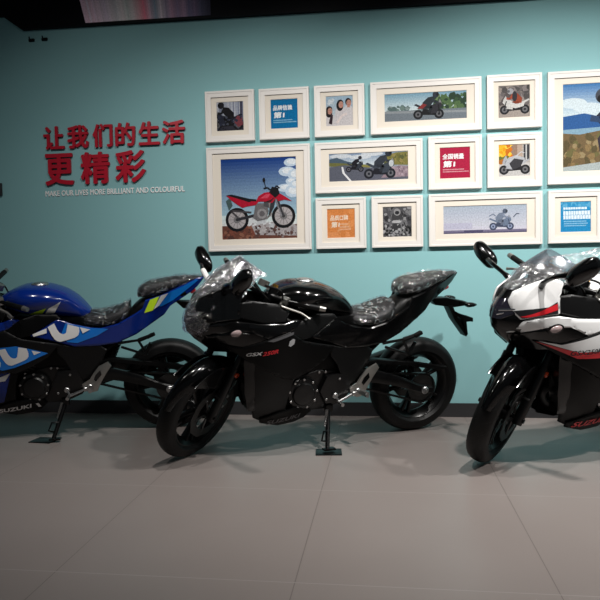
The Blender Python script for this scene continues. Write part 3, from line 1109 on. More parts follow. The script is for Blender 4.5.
    tube(bm, [piv, piv.lerp(foot, .1), piv.lerp(foot, .95), foot], [.020, .015, .013, .013], 12)
    box(bm, piv, (.05, .05, .05), bev=.012)
    tube(bm, [piv.lerp(foot, .55) + Vector((.005, .012, 0)), piv.lerp(foot, .62) + Vector((.035, .02, .02)), piv.lerp(foot, .75) + Vector((.045, .02, .0)), piv.lerp(foot, .8) + Vector((.012, .012, 0))], .006, 6)
    box(bm, foot + Vector((-.01, .0, .0)), (.07, .045, .012), Matrix.Rotation(-ln, 4, 'X').inverted(), bev=.003)
    ks = add('kickstand', bm, M['black_metal'])
    bm = bmesh.new()
    a, b = piv + Vector((.02, .03, 0)), piv.lerp(foot, .45) + Vector((.018, .0, 0))
    pts = [a.lerp(b, k / 60) + Vector((.007 * cos(k * 1.4), .007 * sin(k * 1.4), 0)) for k in range(61)]
    tube(bm, pts, .0022, 5)
    lab(add('return_spring', bm, M['steel'], ks), 'thin metal return spring')
    # exhaust on the right
    bm = bmesh.new()
    tube(bm, smooth_path([(.98, -.10, .42), (1.06, -.12, .32), (.98, -.14, .235), (.70, -.16, .24), (.45, -.17, .30), (.30, -.185, .35)], 5), .024, 12)
    ex = add('exhaust_pipe', bm, M['engine'])
    bm = bmesh.new()
    loft(bm, [(.36, .385, .32, .03), (.30, .43, .31, .055), (.10, .49, .36, .062), (-.10, .53, .41, .058), (-.13, .525, .43, .045)], 4, 20, .8)
    for v in bm.verts:
        v.co.y -= .20
    add('muffler', bm, M['black_metal'], ex)
    return root, tank


def rounded(poly, keep, it=2):
    kp = [i in keep for i in range(len(poly))]
    for _ in range(it):
        out, ok = [], []
        n = len(poly)
        for i in range(n):
            p, a, b = poly[i], poly[i - 1], poly[(i + 1) % n]
            if kp[i]:
                out.append(p); ok.append(True)
            else:
                out.append((p[0] * .72 + a[0] * .28, p[1] * .72 + a[1] * .28)); ok.append(False)
                out.append((p[0] * .72 + b[0] * .28, p[1] * .72 + b[1] * .28)); ok.append(False)
        poly, kp = out, ok
    return poly


S1 = {'tank': M['gloss_black'], 'tail': M['gloss_black'], 'blade': M['gloss_black'], 'cowl': M['gloss_black'], 'inset': M['grey_plastic'], 'cover': M['grey_plastic'],
      'side': M['satin_black'], 'lower': M['grey_plastic'], 'belly': M['satin_black'], 'screen': 'screen', 'film_flare': .02, 'mirror_stalk_tape': True, 'screen_wrap': 'hazy_screen_film', 'nose_film': True,
      'tail_decals': [],
      'decals': [
          ('side_fairing', 'text', 'small white slanted lettering on the fairing', 'white_decal', ('GSX', (1.215, .640), (1.135, .652), .020, .02, .35)),
          ('side_fairing', 'text', 'small red slanted lettering on the fairing', 'red', ('250R', (1.13, .646), (1.045, .662), .024, .03, .35)),
          ('side_fairing', 'poly', 'grey pinstripe above the emblem', 'grey_line', [(1.105, .728), (1.08, .738), (.95, .772), (.955, .758), (1.07, .724)]),  # highlight on the cowl's lower edge, painted as a grey strip
          ('side_fairing', 'poly2', 'small grey angular emblem', 'silver_decal', [(.980, .722), (.958, .736), (.945, .730), (.962, .719), (.950, .712), (.950, .706), (.972, .692), (.985, .699), (.969, .709), (.980, .716)]),
          ('belly_pan', 'text', 'faint grey lettering on the belly pan', 'grey_line', ('SUZUKI', (1.06, .198), (.86, .228), .032, .03, .2)),
      ]}

S2 = {'tank': M['blue'], 'tail': M['blue'], 'blade': M['blue'], 'cowl': M['blue'], 'inset': M['satin_black'], 'cover': M['satin_black'],
      'side': M['grey_plastic'], 'lower': M['satin_black'], 'belly': M['satin_black'], 'screen': 'screen', 'film_flare': .02,
      'tail_decals': [
          ('bright blue film along the tail', [(.02, .945), (-.1, .992), (-.19, 1.034), (-.205, 1.028), (-.15, .985), (-.04, .905), (.03, .87), (.08, .868)], 'sky_blue'),
          ('neon yellow stripe on the tail', [(.105, .918), (.045, .938), (.09, .845), (.145, .832)], 'neon'),
          ('white stripe on the tail', [(.035, .942), (-.01, .955), (.05, .875), (.085, .852)], 'white_decal'),
          ('bright blue film on the seat side cover', [(.60, .785), (.48, .752), (.40, .745), (.37, .74), (.44, .70), (.56, .66), (.62, .67), (.655, .72), (.625, .79)], 'sky_blue'),
      ],
      'decals': [
          ('side_fairing', 'poly', 'bright blue film on the side fairing', 'sky_blue', [(1.20, .69), (1.1, .71), (1.01, .668), (.91, .672), (.81, .638), (.735, .61), (.85, .562), (.93, .533), (1.0, .52), (1.10, .565), (1.19, .61)]),
          ('side_fairing', 'poly2', 'big white letter on the side fairing', 'white_decal', rounded([(1.012, .655), (.970, .662), (.945, .592), (.900, .598), (.897, .665), (.852, .653), (.838, .590), (.905, .562), (.972, .540)], (0, 1, 4, 5))),
          ('side_fairing', 'poly2', 'white letter fragment beside the big letter', 'white_decal', [(.825, .636), (.775, .620), (.815, .606)]),
          ('side_fairing', 'poly2', 'big white letter cut by the fairing front', 'white_decal', [(1.10, .64), (1.03, .60), (1.005, .575), (1.01, .545), (1.05, .535), (1.10, .56), (1.06, .57), (1.05, .585), (1.10, .61)]),
          ('lower_fairing', 'poly', 'blue film on the lower fairing', 'blue', [(1.16, .59), (1.0, .505), (.965, .49), (1.0, .43), (1.0, .37), (1.03, .29), (1.13, .27), (1.17, .42)]),
          ('lower_fairing', 'poly2', 'white wedge behind the small lettering', 'white_decal', [(1.12, .475), (1.03, .468), (.965, .492), (1.0, .442), (1.10, .43)]),
          ('lower_fairing', 'text', 'small black lettering', 'black_decal', ('ECSTAR', (1.15, .455), (.965, .500), .032, .02, .2)),
          ('belly_pan', 'text', 'white lettering on the belly pan', 'white_decal', ('SUZUKI', (1.075, .205), (.875, .236), .032, .03, .2)),
          ('belly_pan', 'poly', 'short white bar behind the lettering', 'white_decal', [(.845, .265), (.828, .268), (.815, .238), (.832, .235)]),
      ]}
S2_TAIL_LETTERS = [
    ('white letter stroke on the front of the side cover', [(.815, .737), (.735, .768), (.735, .738), (.81, .722)]),
    ('big white letter on the seat side cover', rounded([(.728, .775), (.690, .795), (.662, .722), (.614, .728), (.612, .785), (.545, .762), (.545, .705), (.620, .684), (.688, .672)], (0, 1, 4, 5))),
    ('white letter fragment on the seat side cover', [(.540, .762), (.480, .744), (.525, .722)]),
]
S2['tail_decals'] = S2['tail_decals'][-1:] + S2['tail_decals'][:-1] + [(a, b, 'white_decal') for a, b in S2_TAIL_LETTERS]
S2['tank_decals'] = [('neon yellow fragment of a big letter on the tank', [(.862, .842), (.80, .868), (.735, .888), (.765, .850)], 'neon'),
                     ('white fragment of a big letter on the tank', [(.750, .848), (.722, .886), (.648, .926), (.695, .850)], 'white_decal')]

S3 = {'tank': M['white'], 'tail': M['white'], 'blade': M['white'], 'cowl': M['white'], 'inset': M['grey_plastic'], 'cover': M['grey_plastic'],
      'side': M['satin_black'], 'lower': M['satin_black'], 'belly': M['satin_black'], 'screen': 'screen_light', 'film_flare': .45, 'yellow_edge': True,
      'tail_decals': [],
      'decals': [
          ('upper_cowl', 'poly', 'black stripe on the white upper cowl', 'black_decal', [(1.45, .850), (1.40, .862), (1.30, .878), (1.257, .905), (1.258, .846), (1.36, .830), (1.418, .814)]),
          ('upper_cowl', 'poly2', 'red flash on the black stripe', 'red', [(1.428, .822), (1.35, .853), (1.258, .897), (1.258, .866), (1.33, .839), (1.40, .823)]),
          ('side_fairing', 'poly', 'white wedge on the side fairing', 'white', [(1.33, .70), (1.23, .688), (1.1, .727), (.97, .765), (.88, .706), (.78, .678), (.80, .64), (1.03, .655), (1.15, .652), (1.22, .67)]),
          ('side_fairing', 'poly', 'red band under the white wedge', 'red', [(1.34, .697), (1.22, .668), (1.15, .651), (1.03, .654), (.80, .638), (.80, .605), (1.03, .62), (1.15, .618), (1.22, .648)]),
          ('side_fairing', 'text', 'small dark slanted lettering', 'black_decal', ('GSX250R', (1.19, .632), (1.03, .648), .026, .02, .3)),
          ('belly_pan', 'text', 'red lettering on the belly pan', 'red', ('SUZUKI', (1.07, .210), (.85, .232), .038, .03, .2)),
      ]}

# ------------------------------------------------------------------ the room
WX0, WX1, YF = -4.2, 4.2, -6.0


def slab(name, lo, hi, m, smooth=0):
    bm = bmesh.new()
    box(bm, [(a + b) / 2 for a, b in zip(lo, hi)], [b - a for a, b in zip(lo, hi)])
    return link(name, bm, m, None, smooth)


tag(slab('floor', (WX0, YF, -.1), (WX1, .1, 0), M['floor']), kind='structure')
tag(slab('wall_back', (WX0, 0, 0), (WX1, .12, 3.6), M['wall']), kind='structure')
tag(slab('baseboard_back', (WX0, -.012, 0), (WX1, 0, .098), M['base']), kind='structure')
tag(slab('ceiling', (WX0, YF, 3.5), (WX1, .1, 3.6), M['ceil']), kind='structure')
# black bulkhead above the wall paint, stepped down past its left end
bm = bmesh.new()
prism_y(bm, [(-4.2, 3.025), (-2.83, 3.012), (-2.674, 2.900), (.95, 2.860), (4.2, 2.86), (4.2, 3.5), (-4.2, 3.5)], -.035, 0)
tag(link('trim_1', bm, M['soffit'], None, 0), kind='structure')


# ------------------------------------------------------------------ motorcycles
motorcycle((0.1503, -0.3455, 3.65479, 0.17), 0.68, 'gloss black sport motorcycle in the middle, below the framed pictures', S1, 1)
motorcycle((-1.4752, -0.3577, 3.4268, 0.1617), 0.45, 'blue sport motorcycle with white and neon yellow lettering, at the left edge', S2, 2)
motorcycle((1.8746, -0.4553, 3.5703, 0.1313), 0.66, 'white and black sport motorcycle with red stripes, at the right edge', S3, 3)


def pad(x, y, rot, label):
    bm = bmesh.new()
    box(bm, (0, 0, .003), (.15, .125, .006), bev=.002)
    o = link('kickstand_pad', bm, M['black_metal'])
    o.location = (x, y, 0)
    o.rotation_euler = (0, 0, rot)
    tag(o, label, 'stand pad', 'flat plates under the kickstands')


pad(-.335, -.945, .1, 'flat black square plate under the kickstand of the black motorcycle')
pad(-2.170, -.800, -.1, 'flat black square plate under the kickstand of the blue motorcycle')

# ------------------------------------------------------------------ framed pictures


class Art:
    def __init__(s, w, h, bg):
        s.bm = bmesh.new()
        s.w, s.h, s.n = w, h, 0
        s.lay = s.bm.loops.layers.color.new('ink')
        s.rect(0, 0, 1, 1, bg)

    def face(s, pts, col):
        y = -.00004 * s.n
        pts = [(min(1, max(0, a)), min(1, max(0, b))) for a, b in pts]
        cl = []
        for p in pts:
            if not cl or (abs(p[0] - cl[-1][0]) + abs(p[1] - cl[-1][1])) > 1e-5:
                cl.append(p)
        if len(cl) > 2 and (abs(cl[0][0] - cl[-1][0]) + abs(cl[0][1] - cl[-1][1])) < 1e-5:
            cl.pop()
        if len(cl) < 3:
            return
        try:
            f = s.bm.faces.new([s.bm.verts.new(((a - .5) * s.w, y, (b - .5) * s.h)) for a, b in cl])
        except ValueError:
            return
        for l in f.loops:
            l[s.lay] = (*[(.80 * max(0, c) ** 1.25) ** (1 / 2.2) for c in col], 1)

    def poly(s, pts, col):
        s.n += 1
        s.face(pts, col)

    def rect(s, x0, y0, x1, y1, col):
        s.poly([(x0, y0), (x1, y0), (x1, y1), (x0, y1)], col)

    def grad(s, x0, y0, x1, y1, ca, cb, n=10):
        s.n += 1
        for i in range(n):
            t = i / (n - 1)
            s.face([(x0, y0 + (y1 - y0) * i / n), (x1, y0 + (y1 - y0) * i / n), (x1, y0 + (y1 - y0) * (i + 1) / n), (x0, y0 + (y1 - y0) * (i + 1) / n)],
                   [a + (b - a) * t for a, b in zip(ca, cb)])

    def ell(s, cx, cy, rx, ry, col, rot=0, n=18):
        s.poly([(cx + (rx * cos(2 * pi * k / n) * cos(rot) - ry * sin(2 * pi * k / n) * sin(rot) * s.h / s.w), cy + (rx * cos(2 * pi * k / n) * sin(rot) * s.w / s.h + ry * sin(2 * pi * k / n) * cos(rot))) for k in range(n)], col)

    def circ(s, cx, cy, r, col):
        s.ell(cx, cy, r * s.h / s.w, r, col)

    def ring(s, cx, cy, r, r2, col, n=26):
        s.n += 1
        a = s.h / s.w
        for k in range(n):
            t0, t1 = 2 * pi * k / n, 2 * pi * (k + 1) / n
            s.face([(cx + r * a * cos(t0), cy + r * sin(t0)), (cx + r * a * cos(t1), cy + r * sin(t1)), (cx + r2 * a * cos(t1), cy + r2 * sin(t1)), (cx + r2 * a * cos(t0), cy + r2 * sin(t0))], col)

    def line(s, pts, w, col):
        s.n += 1
        a = s.w / s.h
        for p, q in zip(pts, pts[1:]):
            dx, dz = (q[0] - p[0]) * a, q[1] - p[1]
            L = math.hypot(dx, dz) or 1
            nx, nz = -dz / L * w / 2 / a, dx / L * w / 2
            s.face([(p[0] + nx, p[1] + nz), (q[0] + nx, q[1] + nz), (q[0] - nx, q[1] - nz), (p[0] - nx, p[1] - nz)], col)

    def text(s, t, x0, y0, x1, y1, col, bold=.02, slant=0):
        s.n += 1
        vs, fs = fit_glyphs(t, bold)
        n0 = s.n
        for f in fs:
            s.n = n0 + vs[f[0]][2] * .5
            s.face([(x0 + (x1 - x0) * vs[i][0] + slant * vs[i][1], y0 + (y1 - y0) * vs[i][1]) for i in f], col)
        s.n = n0 + 3

    def specks(s, n, x0, y0, x1, y1, r, cols, seed=1):
        rd = random.Random(seed)
        s.n += 1
        for _ in range(n):
            cx, cy, q = rd.uniform(x0, x1), rd.uniform(y0, y1), r * rd.uniform(.4, 1.2)
            c = rd.choice(cols)
            a = s.h / s.w
            s.n += .02
            s.face([(cx + q * a * rd.uniform(.6, 1.2) * cos(2 * pi * k / 6), cy + q * rd.uniform(.6, 1.2) * sin(2 * pi * k / 6)) for k in range(6)], c)

    def rows(s, x0, x1, ys, h, col, seed=2):
        """rows of small print too fine to read"""
        rd = random.Random(seed)
        s.n += 1
        for y in ys:
            x = x0
            e = x1 - rd.uniform(0, .12)
            while x < e:
                w = rd.uniform(.02, .035)
                s.face([(x, y), (x + w, y), (x + w, y + h), (x, y + h)], col)
                x += w + .009

    def rider_bike(s, cx, cy, k, body, dark, flip=1, lean=0.0, rider=True, helmet=(.05, .05, .06), jacket=None):
        """small picture of a rider on a motorcycle; k is height in print units"""
        a = s.h / s.w * flip

        def T(pts):
            return [(cx + (u + v * lean) * k * a, cy + v * k) for u, v in pts]
        for u in (-.52, .52):
            c = T([(u, .24)])[0]
            s.circ(c[0], c[1], .24 * k, dark)
            s.circ(c[0], c[1], .14 * k, [min(1, q * 2.5 + .12) for q in dark])
            s.circ(c[0], c[1], .06 * k, dark)
        s.poly(T([(-.40, .22), (.30, .18), (.38, .45), (-.30, .50)]), dark)
        s.poly(T([(-.80, .72), (-.30, .48), (.05, .52), (.20, .68), (.05, .62), (-.30, .60), (-.70, .78)]), body)
        s.poly(T([(-.05, .50), (.40, .40), (.62, .62), (.55, .82), (.35, .80), (.20, .72), (.0, .66)]), body)
        s.poly(T([(.10, .25), (.42, .30), (.40, .50), (.10, .48)]), body)
        s.poly(T([(.40, .80), (.58, .78), (.45, .98)]), [.5 * q + .25 for q in body])
        s.line(T([(.42, .70), (.54, .24)]), .05 * k, dark)
        if rider:
            j = jacket or dark
            s.poly(T([(-.35, .58), (-.05, .55), (.22, .92), (.12, 1.12), (-.15, 1.08), (-.38, .82)]), j)
            s.line(T([(.08, 1.02), (.25, .80), (.42, .84)]), .11 * k, [q * 1.2 for q in j])
            s.line(T([(-.22, .62), (.12, .60), (-.02, .34)]), .14 * k, [q * .8 for q in j])
            c = T([(.22, 1.2)])[0]
            s.circ(c[0], c[1], .16 * k, helmet)
            c = T([(.31, 1.2)])[0]
            s.circ(c[0], c[1], .07 * k, [q * .4 for q in helmet])


def framed(x0, x1, z0, z1, mx, mz, label, painter, dx=0.0):
    w, h = x1 - x0, z1 - z0
    cx, cz = (x0 + x1) / 2, (z0 + z1) / 2
    root = empty('framed_picture', (cx, 0, cz))
    tag(root, label, 'framed picture', 'white framed pictures on the teal wall')
    bm = bmesh.new()
    D = .030
    prof = [(0, 0), (0, -D + .002), (.002, -D), (.014, -D), (.016, -D + .0025), (.044, -D + .0035), (.044, -.018), (.044, 0)]
    rings = []
    for ins, y in prof:
        a, b = w / 2 - ins, h / 2 - ins
        rings.append([(-a, y, -b), (a, y, -b), (a, y, b), (-a, y, b)])
    ring_strip(bm, rings, True, False)
    link('moulding', bm, M['frame_white'], root, 25)
    bm = bmesh.new()
    pw, phh = w - 2 * mx, h - 2 * mz
    # mat board with a bevelled window
    rings = []
    for a, b, y in ((w / 2 - .043, h / 2 - .043, -.004), (w / 2 - .043, h / 2 - .043, -.018), (pw / 2 + .001, phh / 2 + .001, -.018), (pw / 2 - .001, phh / 2 - .001, -.0165), (pw / 2 - .001, phh / 2 - .001, -.004)):
        rings.append([(-a + (dx if i > 1 else 0), y, -b) for i in [len(rings)]] + [(a + (dx if len(rings) > 1 else 0), y, -b), (a + (dx if len(rings) > 1 else 0), y, b), (-a + (dx if len(rings) > 1 else 0), y, b)])
    ring_strip(bm, rings, True, False)
    link('mat_board', bm, M['mat_board'], root, 0)
    art = painter(pw, phh)
    me_bm = art.bm
    me = bpy.data.meshes.new('print')
    me_bm.to_mesh(me)
    me_bm.free()
    me.materials.append(M['art'])
    o = bpy.data.objects.new('print', me)
    COL.objects.link(o)
    o.parent = root
    o.location = (dx, -.0140, 0)
    return root


def p_city(w, h):
    a = Art(w, h, (.42, .45, .52))
    rd = random.Random(5)
    for k in range(14):
        x = rd.uniform(0, 1)
        a.rect(x, .35, x + .05, 1, rd.choice([(.30, .33, .42), (.55, .57, .62), (.22, .24, .33), (.10, .10, .15)]))
    a.rect(0, 0, 1, .30, (.05, .05, .07))
    a.rider_bike(.42, .02, .72, (.03, .035, .06), (.012, .012, .016), -1, .1, True, (.02, .02, .03))
    a.poly([(.62, .30), (.78, .52), (.95, .45), (.98, .2), (.80, .12)], (.25, .07, .09))
    a.specks(30, 0, .05, 1, .5, .05, [(.02, .02, .03), (.10, .11, .15), (.04, .05, .09)], 4)
    return a


def p_text(bg, l1, l2, rows_col=(.75, .8, .82)):
    def f(w, h):
        a = Art(w, h, bg)
        a.text(l1, .09, .62, .80, .80, (.86, .88, .88), .03)
        a.text(l2, .10, .36, .50, .57, (.86, .88, .88), .045, .02)
        a.rows(.10, .92, (.27, .20), .035, rows_col)
        return a
    return f


def p_redbike(w, h):
    a = Art(w, h, (.2, .4, .6))
    a.grad(0, .16, 1, 1, (.50, .68, .74), (.012, .075, .30), 20)
    for cx, cy, rx, ry in ((.93, .93, .09, .05), (.88, .82, .11, .06), (.97, .78, .08, .07), (.86, .62, .12, .05), (.95, .58, .10, .08), (.92, .70, .06, .04), (.97, .66, .06, .05)):
        a.ell(cx, cy, rx, ry, (.60, .70, .80))
        a.ell(cx + .015, cy + .008, rx * .7, ry * .6, (.78, .82, .86))
    a.grad(0, .16, 1, .30, (.72, .74, .74), (.66, .78, .80), 5)
    a.rect(0, 0, 1, .17, (.20, .085, .06))
    a.specks(50, 0, 0, .5, .17, .03, [(.26, .10, .07), (.13, .06, .05), (.32, .16, .11)], 8)
    a.poly([(.45, .05), (1, .03), (1, .15), (.85, .22), (.6, .20), (.38, .20)], (.46, .43, .44))
    a.specks(70, .45, .02, 1, .16, .022, [(.16, .09, .08), (.30, .25, .25), (.10, .07, .07), (.52, .50, .50)], 9)
    a.specks(30, .35, .14, .75, .30, .03, [(.70, .72, .74), (.58, .60, .62)], 10)
    K = (.015, .015, .018)
    RD = (.50, .012, .05)
    for cx, cy in ((.205, .245), (.825, .275)):
        a.circ(cx, cy, .125, (.50, .47, .48))
        a.ring(cx, cy, .148, .112, K, 30)
        a.ring(cx, cy, .112, .104, (.45, .42, .42), 30)
        for k in range(12):
            t = pi * k / 6
            a.line([(cx, cy), (cx + .105 * cos(t) * h / w, cy + .105 * sin(t))], .005, (.22, .20, .2))
        a.circ(cx, cy, .045, (.26, .25, .26))
        a.circ(cx, cy, .020, (.07, .07, .07))
    a.line([(.825, .275), (.70, .62)], .026, (.08, .08, .09))
    a.line([(.80, .275), (.675, .60)], .016, (.30, .30, .32))
    a.poly([(.10, .36), (.06, .48), (.12, .52), (.15, .42)], (.10, .16, .16))
    a.line([(.205, .245), (.48, .30)], .035, (.05, .05, .06))
    a.line([(.22, .27), (.12, .36), (.40, .33)], .022, (.10, .09, .1))
    a.poly([(.42, .26), (.48, .22), (.60, .24), (.63, .34), (.60, .44), (.46, .44)], (.22, .21, .22))
    a.circ(.54, .31, .062, (.36, .35, .36))
    a.circ(.54, .31, .035, (.18, .17, .18))
    a.poly([(.56, .40), (.64, .38), (.66, .48), (.58, .50)], (.12, .12, .13))
    a.line([(.60, .25), (.66, .30), (.64, .44)], .022, (.30, .28, .28))
    a.poly([(.66, .46), (.62, .26), (.70, .38), (.73, .52)], (.06, .06, .07))
    a.poly([(.07, .545), (.12, .555), (.30, .50), (.38, .46), (.36, .41), (.28, .39), (.20, .44), (.13, .49)], RD)
    a.poly([(.06, .55), (.14, .56), (.24, .535), (.38, .50), (.47, .49), (.46, .45), (.36, .46), (.24, .50), (.12, .535)], K)
    a.poly([(.46, .46), (.50, .53), (.58, .57), (.64, .575), (.70, .54), (.73, .50), (.68, .44), (.56, .46)], RD)
    a.poly([(.30, .40), (.46, .42), (.50, .46), (.40, .47)], RD)
    a.poly([(.52, .50), (.60, .55), (.655, .55), (.62, .50)], (.68, .10, .16))
    a.poly([(.56, .45), (.66, .45), (.72, .52), (.66, .48)], (.08, .02, .03))
    a.poly([(.72, .50), (.76, .565), (.84, .52), (.94, .455), (.84, .475), (.76, .46)], RD)
    a.poly([(.64, .57), (.68, .64), (.76, .62), (.78, .55), (.72, .50)], K)
    a.line([(.57, .62), (.62, .63), (.66, .60)], .018, K)
    a.line([(.70, .60), (.74, .65), (.78, .62)], .016, K)
    a.line([(.60, .62), (.575, .72)], .010, K)
    a.ell(.575, .725, .018, .028, K)
    return a


def p_family(w, h):
    a = Art(w, h, (.55, .63, .70))
    a.grad(0, 0, 1, 1, (.52, .54, .56), (.40, .52, .62), 8)
    a.specks(20, 0, .2, .3, .9, .08, [(.62, .68, .72), (.50, .58, .62)], 3)
    for cx, cy, sk, ps in ((.14, .52, (.50, .30, .24), 0), (.55, .72, (.55, .33, .27), 1), (.84, .76, (.52, .31, .25), 2)):
        a.poly([(cx - .24, 0), (cx + .26, 0), (cx + .20, cy - .20), (cx + .08, cy - .10), (cx - .10, cy - .10), (cx - .20, cy - .22)], (.62, .60, .61))
        a.poly([(cx - .05, cy - .16), (cx + .05, cy - .16), (cx + .045, cy - .04), (cx - .045, cy - .04)], sk)
        if ps < 2:
            a.ell(cx - .03, cy - .04, .13, .19, (.02, .016, .018))
        a.ell(cx, cy, .095, .125, sk)
        a.ell(cx - .01, cy + .03, .112, .125, (.02, .016, .018))
        a.ell(cx + .012, cy - .015, .088, .112, sk)
        a.ell(cx + .02, cy - .055, .035, .012, (.60, .20, .18))
        for e in (-.035, .035):
            a.ell(cx + .012 + e, cy + .015, .014, .009, (.03, .02, .02))
    a.poly([(.10, .10), (.22, .05), (.26, .36), (.19, .44)], (.05, .03, .04))
    a.line([(.40, .10), (.60, .34), (.78, .40)], .07, (.74, .66, .64))
    return a


def p_road(w, h):
    a = Art(w, h, (.35, .45, .5))
    a.grad(0, .35, 1, 1, (.62, .70, .72), (.26, .42, .52), 10)
    a.specks(26, 0, .36, .55, .55, .10, [(.14, .20, .20), (.20, .27, .25), (.28, .34, .34)], 2)
    a.specks(60, .62, .35, 1, .85, .13, [(.06, .12, .06), (.12, .20, .09), (.20, .28, .14), (.04, .08, .05)], 4)
    a.rect(0, 0, 1, .38, (.22, .25, .28))
    a.poly([(0, .30), (1, .22), (1, .30), (0, .38)], (.32, .35, .37))
    a.rider_bike(.53, .04, .72, (.05, .05, .06), (.018, .02, .025), 1, .15, True, (.05, .06, .08), (.04, .05, .06))
    a.poly([(.40, .42), (.47, .60), (.52, .55), (.47, .42)], (.28, .05, .05))
    return a


def p_mountain(w, h):
    a = Art(w, h, (.35, .4, .45))
    a.grad(0, .55, 1, 1, (.60, .66, .70), (.28, .36, .48), 8)
    for cx, cy in ((.15, .9), (.4, .85), (.55, .95)):
        a.ell(cx, cy, .14, .08, (.62, .66, .70))
    a.poly([(0, .80), (.10, .86), (.22, .72), (.36, .62), (0, .55)], (.10, .15, .20))
    a.poly([(0, .55), (0, .68), (.14, .66), (.35, .60), (.30, .50)], (.20, .20, .07))
    a.poly([(.70, .55), (.72, .86), (.85, .96), (1, .98), (1, .50)], (.26, .24, .08))
    a.specks(40, .72, .55, 1, .9, .07, [(.20, .19, .06), (.33, .28, .12), (.14, .15, .06)], 4)
    a.poly([(.28, .60), (.40, .62), (.55, .50), (.45, .40), (.30, .45)], (.30, .28, .10))
    a.poly([(0, 0), (0, .52), (.20, .58), (.45, .48), (1, .30), (1, 0)], (.15, .16, .20))
    a.poly([(.66, .08), (.76, .42), (.9, .50), (1, .46), (1, .10)], (.36, .28, .32))
    a.specks(40, .74, .12, 1, .44, .06, [(.46, .38, .42), (.26, .20, .24), (.40, .32, .36)], 6)
    a.poly([(.16, .52), (.18, .52), (.20, .30), (.29, .0), (.26, .0), (.17, .30)], (.75, .76, .78))
    a.rider_bike(.32, .32, .42, (.05, .06, .08), (.02, .02, .03), 1, .25, True, (.05, .05, .07))
    a.rider_bike(.63, .06, .74, (.07, .085, .11), (.022, .025, .035), 1, .22, True, (.04, .05, .07), (.05, .06, .08))
    a.ell(.79, .58, .03, .12, (.55, .58, .60))
    return a


def p_orange(w, h):
    a = Art(w, h, (.70, .30, .10))
    a.rect(0, 0, 1, .2, (.74, .35, .15))
    a.specks(30, 0, .05, 1, .95, .12, [(.74, .34, .13), (.66, .28, .09), (.72, .38, .18)], 5)
    a.text('品质口碑', .12, .60, .76, .78, (.85, .72, .60), .03)
    a.text('第1', .14, .36, .44, .56, (.85, .74, .62), .04, .02)
    a.rows(.45, .86, (.45, .35, .27), .045, (.78, .52, .36))
    return a


def p_grey(w, h):
    a = Art(w, h, (.12, .12, .13))
    a.specks(90, 0, 0, 1, 1, .10, [(.05, .05, .055), (.17, .17, .18), (.25, .25, .26), (.10, .10, .11), (.36, .36, .37)], 12)
    a.rider_bike(.50, .06, .62, (.22, .22, .23), (.02, .02, .022), 1, -.1, False)
    a.poly([(.30, .55), (.70, .58), (.66, .80), (.55, .90), (.42, .88), (.33, .75)], (.08, .08, .085))
    a.ell(.50, .82, .12, .12, (.34, .34, .35))
    a.ell(.50, .80, .075, .06, (.04, .04, .045))
    a.ell(.48, .50, .17, .05, (.50, .50, .51))
    a.ell(.46, .34, .17, .12, (.07, .07, .075))
    a.specks(60, 0, 0, 1, .4, .05, [(.30, .30, .31), (.06, .06, .065), (.45, .45, .46)], 13)
    return a


def p_scooter(w, h):
    a = Art(w, h, (.30, .27, .25))
    a.specks(40, 0, .4, 1, 1, .14, [(.20, .18, .18), (.36, .32, .30), (.12, .11, .11), (.28, .25, .25)], 14)
    a.poly([(.0, .40), (.35, .95), (.5, .9), (.3, .4)], (.14, .12, .12))
    a.rect(0, 0, 1, .30, (.40, .36, .33))
    a.rider_bike(.52, .10, .60, (.60, .59, .58), (.03, .03, .035), -1, .0, True, (.40, .40, .42), (.34, .09, .05))
    a.poly([(.30, .36), (.55, .28), (.80, .34), (.85, .48), (.62, .40), (.40, .48)], (.62, .62, .61))
    a.ell(.52, .66, .08, .16, (.05, .05, .06))
    return a


def p_flowers(w, h):
    a = Art(w, h, (.50, .47, .44))
    a.rect(.32, .5, .60, 1, (.36, .26, .20))
    a.rect(.60, .45, .76, 1, (.50, .40, .33))
    a.rect(.80, .5, .98, .98, (.07, .07, .08))
    a.rect(.86, .5, .90, .98, (.6, .6, .6))
    a.rect(0, 0, 1, .42, (.58, .57, .56))
    a.specks(46, 0, .55, .38, 1, .12, [(.75, .38, .02), (.80, .50, .04), (.62, .22, .02), (.85, .60, .10)], 15)
    a.specks(16, 0, .42, .3, .62, .07, [(.20, .22, .06), (.45, .20, .04)], 16)
    a.rider_bike(.50, .06, .62, (.45, .46, .49), (.03, .03, .035), -1, -.05, False)
    a.poly([(.18, .36), (.30, .58), (.55, .66), (.82, .58), (.86, .42), (.60, .30), (.36, .26)], (.50, .51, .54))
    a.poly([(.34, .40), (.50, .56), (.80, .50), (.70, .30), (.45, .20)], (.07, .07, .08))
    a.line([(.55, .62), (.72, .76), (.82, .72)], .03, (.6, .6, .62))
    return a


def p_fog(w, h):
    a = Art(w, h, (.6, .62, .7))
    a.grad(0, .10, 1, 1, (.66, .65, .73), (.46, .52, .60), 12)
    for k in range(5):
        a.rect(0, .72 - .11 * k, 1, .75 - .11 * k, (.50 + .03 * k, .53 + .03 * k, .62 + .02 * k))
    a.rect(.0, .17, .35, .40, (.55, .55, .66))
    a.rect(0, .04, 1, .13, (.25, .23, .33))
    a.rect(0, 0, 1, .06, (.14, .13, .21))
    a.rect(.25, .05, .48, .12, (.12, .11, .2))
    a.rider_bike(.70, .10, .56, (.21, .26, .35), (.09, .11, .17), 1, .0, True, (.14, .17, .23), (.24, .28, .36))
    a.line([(.55, .60), (.60, .68), (.63, .60)], .03, (.20, .24, .32))
    a.line([(.84, .55), (.88, .68), (.91, .66)], .03, (.12, .14, .20))
    return a


